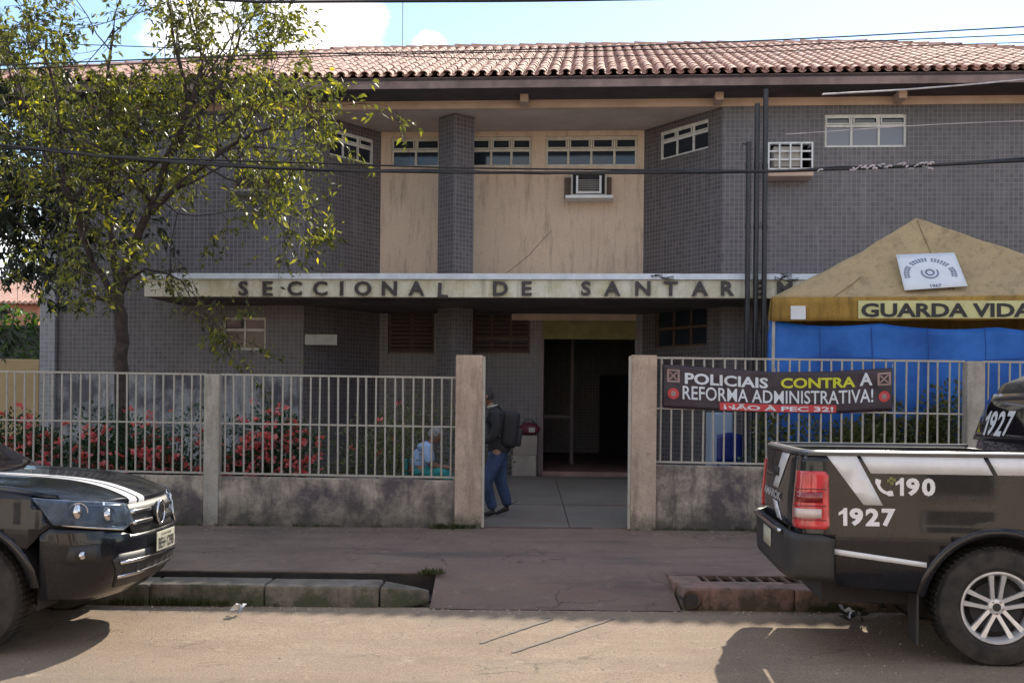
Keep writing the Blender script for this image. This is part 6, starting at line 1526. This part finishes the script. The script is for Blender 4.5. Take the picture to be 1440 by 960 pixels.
# --- left truck (front three quarter)
TL = pickup('black pickup at the left edge, front end with twin white bonnet stripes in view', 'black pickup trucks parked at the kerb')
nose = atY(218, 720, 8.05)
put(TL, nose.x - 3.96, 7.08 + .935, R(0.4))
bn_ = [c_ for c_ in TL.children if c_.name.startswith('bonnet')][0]
for (y0, y1) in ((-.41, -.295), (-.265, -.165), ):
    for (u0, u1, mt) in ((0.0, 1.0, 'decal'),):
        mb = MB(); mb.grid(26, 4, lambda u, v: (lambda y: (lambda xf: (lambda x: (x, y, hoodz(x, abs(y)) + .004))(2.80 + (xf - 2.80) * u))(hoodxf(abs(y)) + .002))(y0 + (y1 - y0) * v)); mb.build('stripe', MT[mt], bn_, smooth=60)
        mb = MB(); vs = []
        for v in range(5):
            y = y0 + (y1 - y0) * v / 4; xf = hoodxf(abs(y)); z = hoodz(xf, abs(y)); vs += [(xf + .002, y, z + .004), (xf + .016, y, z - .014), (xf + .012, y, z - .038)]
        mb.add(vs, [(3 * j + i, 3 * j + 3 + i, 3 * j + 4 + i, 3 * j + 1 + i) for j in range(4) for i in range(2)]); mb.build('stripe', MT[mt], bn_, smooth=60)
# litter by the kerb and under the right truck
def litter(label, px, py, mats, seed, k, s_):
    rr = random.Random(seed); q_ = atZ(px, py, .02); t_ = empty('litter', (q_.x, q_.y, .012), rr.uniform(0, 6), label, 'litter')
    for i in range(k):
        mb = MB(); a = Vector((rr.uniform(-s_, s_) * 1.6, rr.uniform(-s_, s_) * .5, rr.uniform(0, .03))); e1 = Vector((rr.uniform(-s_, s_), rr.uniform(-s_, s_) * .6, rr.uniform(0, .05))); e2 = Vector((rr.uniform(-.04, .04), rr.uniform(-.06, .06), rr.uniform(.01, .03)))
        mb.add([a, a + e1, a + e1 + e2, a + e2 * 1.3, a + e1 * .5 + e2 * .5 + Vector((0, 0, .03))], [(0, 1, 4), (1, 2, 4), (2, 3, 4), (3, 0, 4)]); mb.build('scrap', MT[rr.choice(mats)], t_, fixn=False)
litter('white and blue plastic scrap lying in the gutter below the left kerb', 328, 860, ['white', 'poster', 'cabinet'], 2, 5, .05)
litter('heap of torn white plastic behind the rear bumper of the right pickup', 1205, 868, ['white', 'poster', 'plastic', 'dark'], 3, 12, .13)
litter('bent pale strip of plastic near the far rear wheel of the right pickup', 1240, 858, ['white', 'plastic'], 8, 5, .12)

# ------------------------------------------------------------------ people
def hand(joints, edges, wrist_i, d, up, side, r=.0085):
    """palm and five fingers growing from the wrist joint; d = direction of the hand"""
    w_ = Vector(joints[wrist_i][:3]); d = Vector(d).normalized(); side = Vector(side).normalized(); up = Vector(up).normalized()
    pi_ = len(joints); palm = w_ + d * .055; joints.append((*palm, .024)); edges.append((wrist_i, pi_))
    for k, (o_, L) in enumerate(((-.028, .060), (-.010, .072), (.010, .068), (.028, .052))):
        b_ = palm + d * .035 + side * o_; m_ = b_ + d * L * .5 - up * .012; e = m_ + d * L * .3 - up * .030
        n = len(joints); joints += [(*b_, r + .001), (*m_, r), (*e, r * .85)]; edges += [(pi_, n), (n, n + 1), (n + 1, n + 2)]
    b_ = w_ + d * .03 + side * -.035; e = b_ + d * .035 + side * -.022 - up * .01; e2 = e + d * .025 - up * .008
    n = len(joints); joints += [(*b_, .011), (*e, .010), (*e2, .008)]; edges += [(wrist_i, n), (n, n + 1), (n + 1, n + 2)]
def head_mesh(name, c, face, mat, parent, hair, tilt=0.0):
    """egg shaped head with brow, nose, mouth, chin, ears; face = unit vector the face looks towards"""
    c = Vector(c); fx = Vector(face).normalized(); up = Vector((0, 0, 1)); fx = (fx + up * tilt).normalized(); sd = fx.cross(up).normalized(); up = sd.cross(fx)
    def f(u, v):
        a = 2 * math.pi * u; t_ = math.pi * v; x = math.sin(t_) * math.cos(a); y = math.sin(t_) * math.sin(a); z = -math.cos(t_)
        px_, py_, pz_ = x * .093, y * .074, z * .112
        if z < -.1: px_ += .012 * (-z); py_ *= 1 - .28 * (-z)
        if x > 0:
            g_ = math.exp(-(y / .16) ** 2); px_ += .020 * g_ * math.exp(-((z + .06) / .14) ** 2); px_ -= .007 * math.exp(-((abs(y) - .35) / .16) ** 2) * math.exp(-((z - .10) / .12) ** 2)
            px_ += .006 * math.exp(-(y / .5) ** 2) * math.exp(-((z - .28) / .09) ** 2) + .006 * math.exp(-(y / .25) ** 2) * math.exp(-((z + .42) / .07) ** 2) + .006 * math.exp(-(y / .25) ** 2) * math.exp(-((z + .80) / .12) ** 2)
        return c + fx * px_ + sd * py_ + up * pz_
    mb = MB(); mb.grid(32, 24, f); 
    for s_ in (-1, 1): mb.ball(tuple(c + sd * s_ * .076 - up * .005 - fx * .005), (.016, .016, .03), 8, 6)
    h_ = mb.build(name, mat, parent, smooth=70)
    for s_ in (-1, 1): m2 = MB(); m2.ball(tuple(c + sd * s_ * .030 + fx * .080 + up * .012), .011, 8, 6); m2.build('eye', MT['dark'], h_, smooth=60)
    m2 = MB(); vs = []
    def hf(u, v):
        a = 2 * math.pi * u; t_ = math.pi * (.0 + v * .62); x = math.sin(t_) * math.cos(a); y = math.sin(t_) * math.sin(a); z = math.cos(t_)
        k = 1.09 + .02 * noise.noise(Vector((x * 6, y * 6, z * 6)))
        if x > .45: z = max(z, .42)
        return c + fx * x * .093 * k - fx * .005 + sd * y * .076 * k + up * z * .114 * k
    m2.grid(28, 14, hf); m2.build('hair', hair, h_, smooth=70)
    return h_
def rbox(name, c, sz, mat, parent, rot=None, bev=.04, smooth=60):
    mb = MB(); mb.box(-sz[0] / 2, sz[0] / 2, -sz[1] / 2, sz[1] / 2, -sz[2] / 2, sz[2] / 2); o = mb.build(name, mat, parent, loc=c, smooth=smooth)
    md = o.modifiers.new('b', 'BEVEL'); md.width = bev; md.segments = 4
    if rot: o.rotation_euler = rot
    return o
# walking man with backpack behind the left gateway pillar, facing left
fz = pz(14.55)
pA_ = empty('person', (atY(697, 720, 14.55).x, 14.55, fz), 0, 'man in dark jacket and jeans with a black backpack walking left behind the gateway pillar', 'person')
J = [(.03, 0, .90, .075), (.03, 0, 1.08, .075), (.01, 0, 1.25, .085), (-.03, 0, 1.37, .06), (-.07, 0, 1.43, .048), (-.10, 0, 1.50, .045)]
E_ = [(0, 1), (1, 2), (2, 3), (3, 4), (4, 5)]
for s_ in (-1, 1):
    n = len(J); J += [(-.02, s_ * .15, 1.36, .055), (.0, s_ * .20, 1.18, .043), (-.03, s_ * .21, 1.06, .038), (-.14, s_ * .19, .99, .031), (-.24, s_ * .16, .97, .024)]; E_ += [(3, n), (n, n + 1), (n + 1, n + 2), (n + 2, n + 3), (n + 3, n + 4)]
    hand(J, E_, n + 4, (-1, -s_ * .2, -.1), (0, 0, 1), (0, -s_, 0))
legs = {}
for s_, pts in ((-1, [(.02, -.09, .84, .086), (-.10, -.10, .50, .060), (-.13, -.10, .45, .056), (-.08, -.10, .25, .046), (-.03, -.10, .09, .036)]), (1, [(.05, .09, .84, .088), (.05, .09, .50, .060), (.06, .09, .45, .056), (.12, .09, .27, .046), (.16, .09, .12, .036)])):
    n = len(J); J += pts; E_ += [(0, n)] + [(n + i, n + i + 1) for i in range(len(pts) - 1)]
    legs[s_] = pts
body = skin_obj('body', J, E_, MT['skin'], pA_)
head_mesh('head', (-.145, 0, 1.575), (-1, -.15, -.12), MT['skin'], pA_, MT['hair'])
g_ = .022
jk = [(.035, 0, .80, .165), (.035, 0, .92, .165), (.03, 0, 1.08, .155), (.01, 0, 1.25, .170), (-.02, 0, 1.37, .125), (-.05, 0, 1.415, .070)]; je = [(0, 1), (1, 2), (2, 3), (3, 4), (4, 5)]
for s_ in (-1, 1): n = len(jk); jk += [(-.02, s_ * .155, 1.36, .075), (.0, s_ * .205, 1.18, .062), (-.03, s_ * .215, 1.06, .055), (-.13, s_ * .193, .995, .048), (-.215, s_ * .168, .975, .040)]; je += [(4, n), (n, n + 1), (n + 1, n + 2), (n + 2, n + 3), (n + 3, n + 4)]
skin_obj('jacket', jk, je, MT['jacket'], pA_)
tr = [(.035, 0, .86, .150), (.035, 0, .97, .140)]; te = [(0, 1)]
for s_ in (-1, 1): n = len(tr); tr += [(x, y, z, r_ + .032) for (x, y, z, r_) in legs[s_]]; te += [(0, n)] + [(n + i, n + i + 1) for i in range(4)]
skin_obj('trousers', tr, te, MT['jeans'], pA_)
for s_, (x, y, z) in ((-1, (-.055, -.10, .045)), (1, (.125, .09, .075))):
    sk = skin_obj('shoe', [(x + .055, y, z + .03, (.04, .045)), (x, y, z + .005, (.042, .036)), (x - .09, y, z - .015 - (0 if s_ < 0 else .02), (.040, .026)), (x - .14, y, z - .02 - (0 if s_ < 0 else .035), (.03, .02))], [(0, 1), (1, 2), (2, 3)], MT['shoe'], pA_)
pk = rbox('backpack', (.175, 0, 1.15), (.24, .35, .50), MT['pack'], pA_, rot=(0, R(6), 0), bev=.08)
rbox('backpack_pocket', (.295, 0, 1.04), (.08, .27, .24), MT['pack'], pA_, rot=(0, R(6), 0), bev=.035)
for s_ in (-1, 1): mb = MB(); mb.tube([(.11, s_ * .10, 1.33), (.02, s_ * .105, 1.455), (-.09, s_ * .115, 1.40), (-.13, s_ * .13, 1.24), (.02, s_ * .15, 1.06), (.13, s_ * .12, .98)], .016, 6); mb.build('backpack_strap', MT['pack'], pA_, smooth=60)
mb = MB(); mb.tube([(-.05 + .062 * math.cos(a * .5236), .075 * math.sin(a * .5236), 1.445 + .012 * math.cos(a * .5236)) for a in range(13)], .016, 6, cap=False); mb.build('collar', MT['collar'], pA_, smooth=60)
# seated person behind the left fence, bending forward to the right
bq0, bq1 = atY(470, 650, 15.3).x, atY(660, 650, 15.3).x
mb = MB(); mb.box(bq0, min(bq1, PX0 - .03), 15.12, 15.52, .19, .66); tag(mb.build('garden_bench', MT['ledge'], bevel=.015), 'low grey masonry bench behind the left fence', 'bench')
pB_ = empty('person', (atY(588, 650, 15.25).x, 15.25, .2), 0, 'grey haired person in a pale blue shirt seated bending forward behind the left fence', 'person')
J = [(.0, 0, .56, .08), (.02, 0, .70, .075), (.08, 0, .84, .08), (.14, 0, .91, .06), (.17, 0, .95, .045), (.19, 0, .99, .045)]; E_ = [(0, 1), (1, 2), (2, 3), (3, 4), (4, 5)]
arms = []; lg = []
for s_ in (-1, 1):
    n = len(J); ar = [(.12, s_ * .15, .88, .045), (.15, s_ * .20, .74, .038), (.17, s_ * .20, .66, .034), (.26, s_ * .14, .62, .03), (.33, s_ * .08, .62, .023)]; J += ar; arms.append(ar); E_ += [(3, n)] + [(n + i, n + i + 1) for i in range(4)]
    hand(J, E_, n + 4, (1, -s_ * .2, -.1), (0, 0, 1), (0, -s_, 0))
    n = len(J); lp = [(.05, s_ * .10, .54, .085), (.38, s_ * .13, .53, .062), (.42, s_ * .13, .48, .055), (.40, s_ * .13, .28, .045), (.38, s_ * .13, .08, .034)]; J += lp; lg.append(lp); E_ += [(0, n)] + [(n + i, n + i + 1) for i in range(4)]
skin_obj('body', J, E_, MT['skin'], pB_)
head_mesh('head', (.235, 0, 1.055), (1, -.2, -.5), MT['skin'], pB_, MT['greyhair'])
jk = [(.0, 0, .56, .145), (.02, 0, .70, .14), (.075, 0, .83, .148), (.13, 0, .90, .105), (.16, 0, .935, .065)]; je = [(0, 1), (1, 2), (2, 3), (3, 4)]
for ar in arms: n = len(jk); jk += [(x, y, z, r_ + .03) for (x, y, z, r_) in ar[:3]]; je += [(3, n), (n, n + 1), (n + 1, n + 2)]
skin_obj('shirt', jk, je, MT['lightshirt'], pB_)
tr = [(.0, 0, .56, .14), (.0, 0, .52, .15)]; te = [(0, 1)]
for lp in lg: n = len(tr); tr += [(x, y, z, r_ + .02) for (x, y, z, r_) in lp[:4]]; te += [(1, n)] + [(n + i, n + i + 1) for i in range(3)]
skin_obj('trousers', tr, te, MT['teal'], pB_)
for s_ in (-1, 1): skin_obj('shoe', [(.37, s_ * .13, .05, (.035, .04)), (.43, s_ * .13, .04, (.04, .032)), (.54, s_ * .13, .03, (.035, .022))], [(0, 1), (1, 2)], MT['shoe'], pB_)
mb = MB(); mb.grid(8, 8, lambda u, v: (-.14 - .05 * math.sin(math.pi * u) + .02 * noise.noise(Vector((u * 4, v * 4, 1))), -.16 + .24 * u, .50 + .22 * v)); o = mb.build('hanging_cloth', MT['teal'], pB_, smooth=60); o.modifiers.new('t', 'SOLIDIFY').thickness = .006
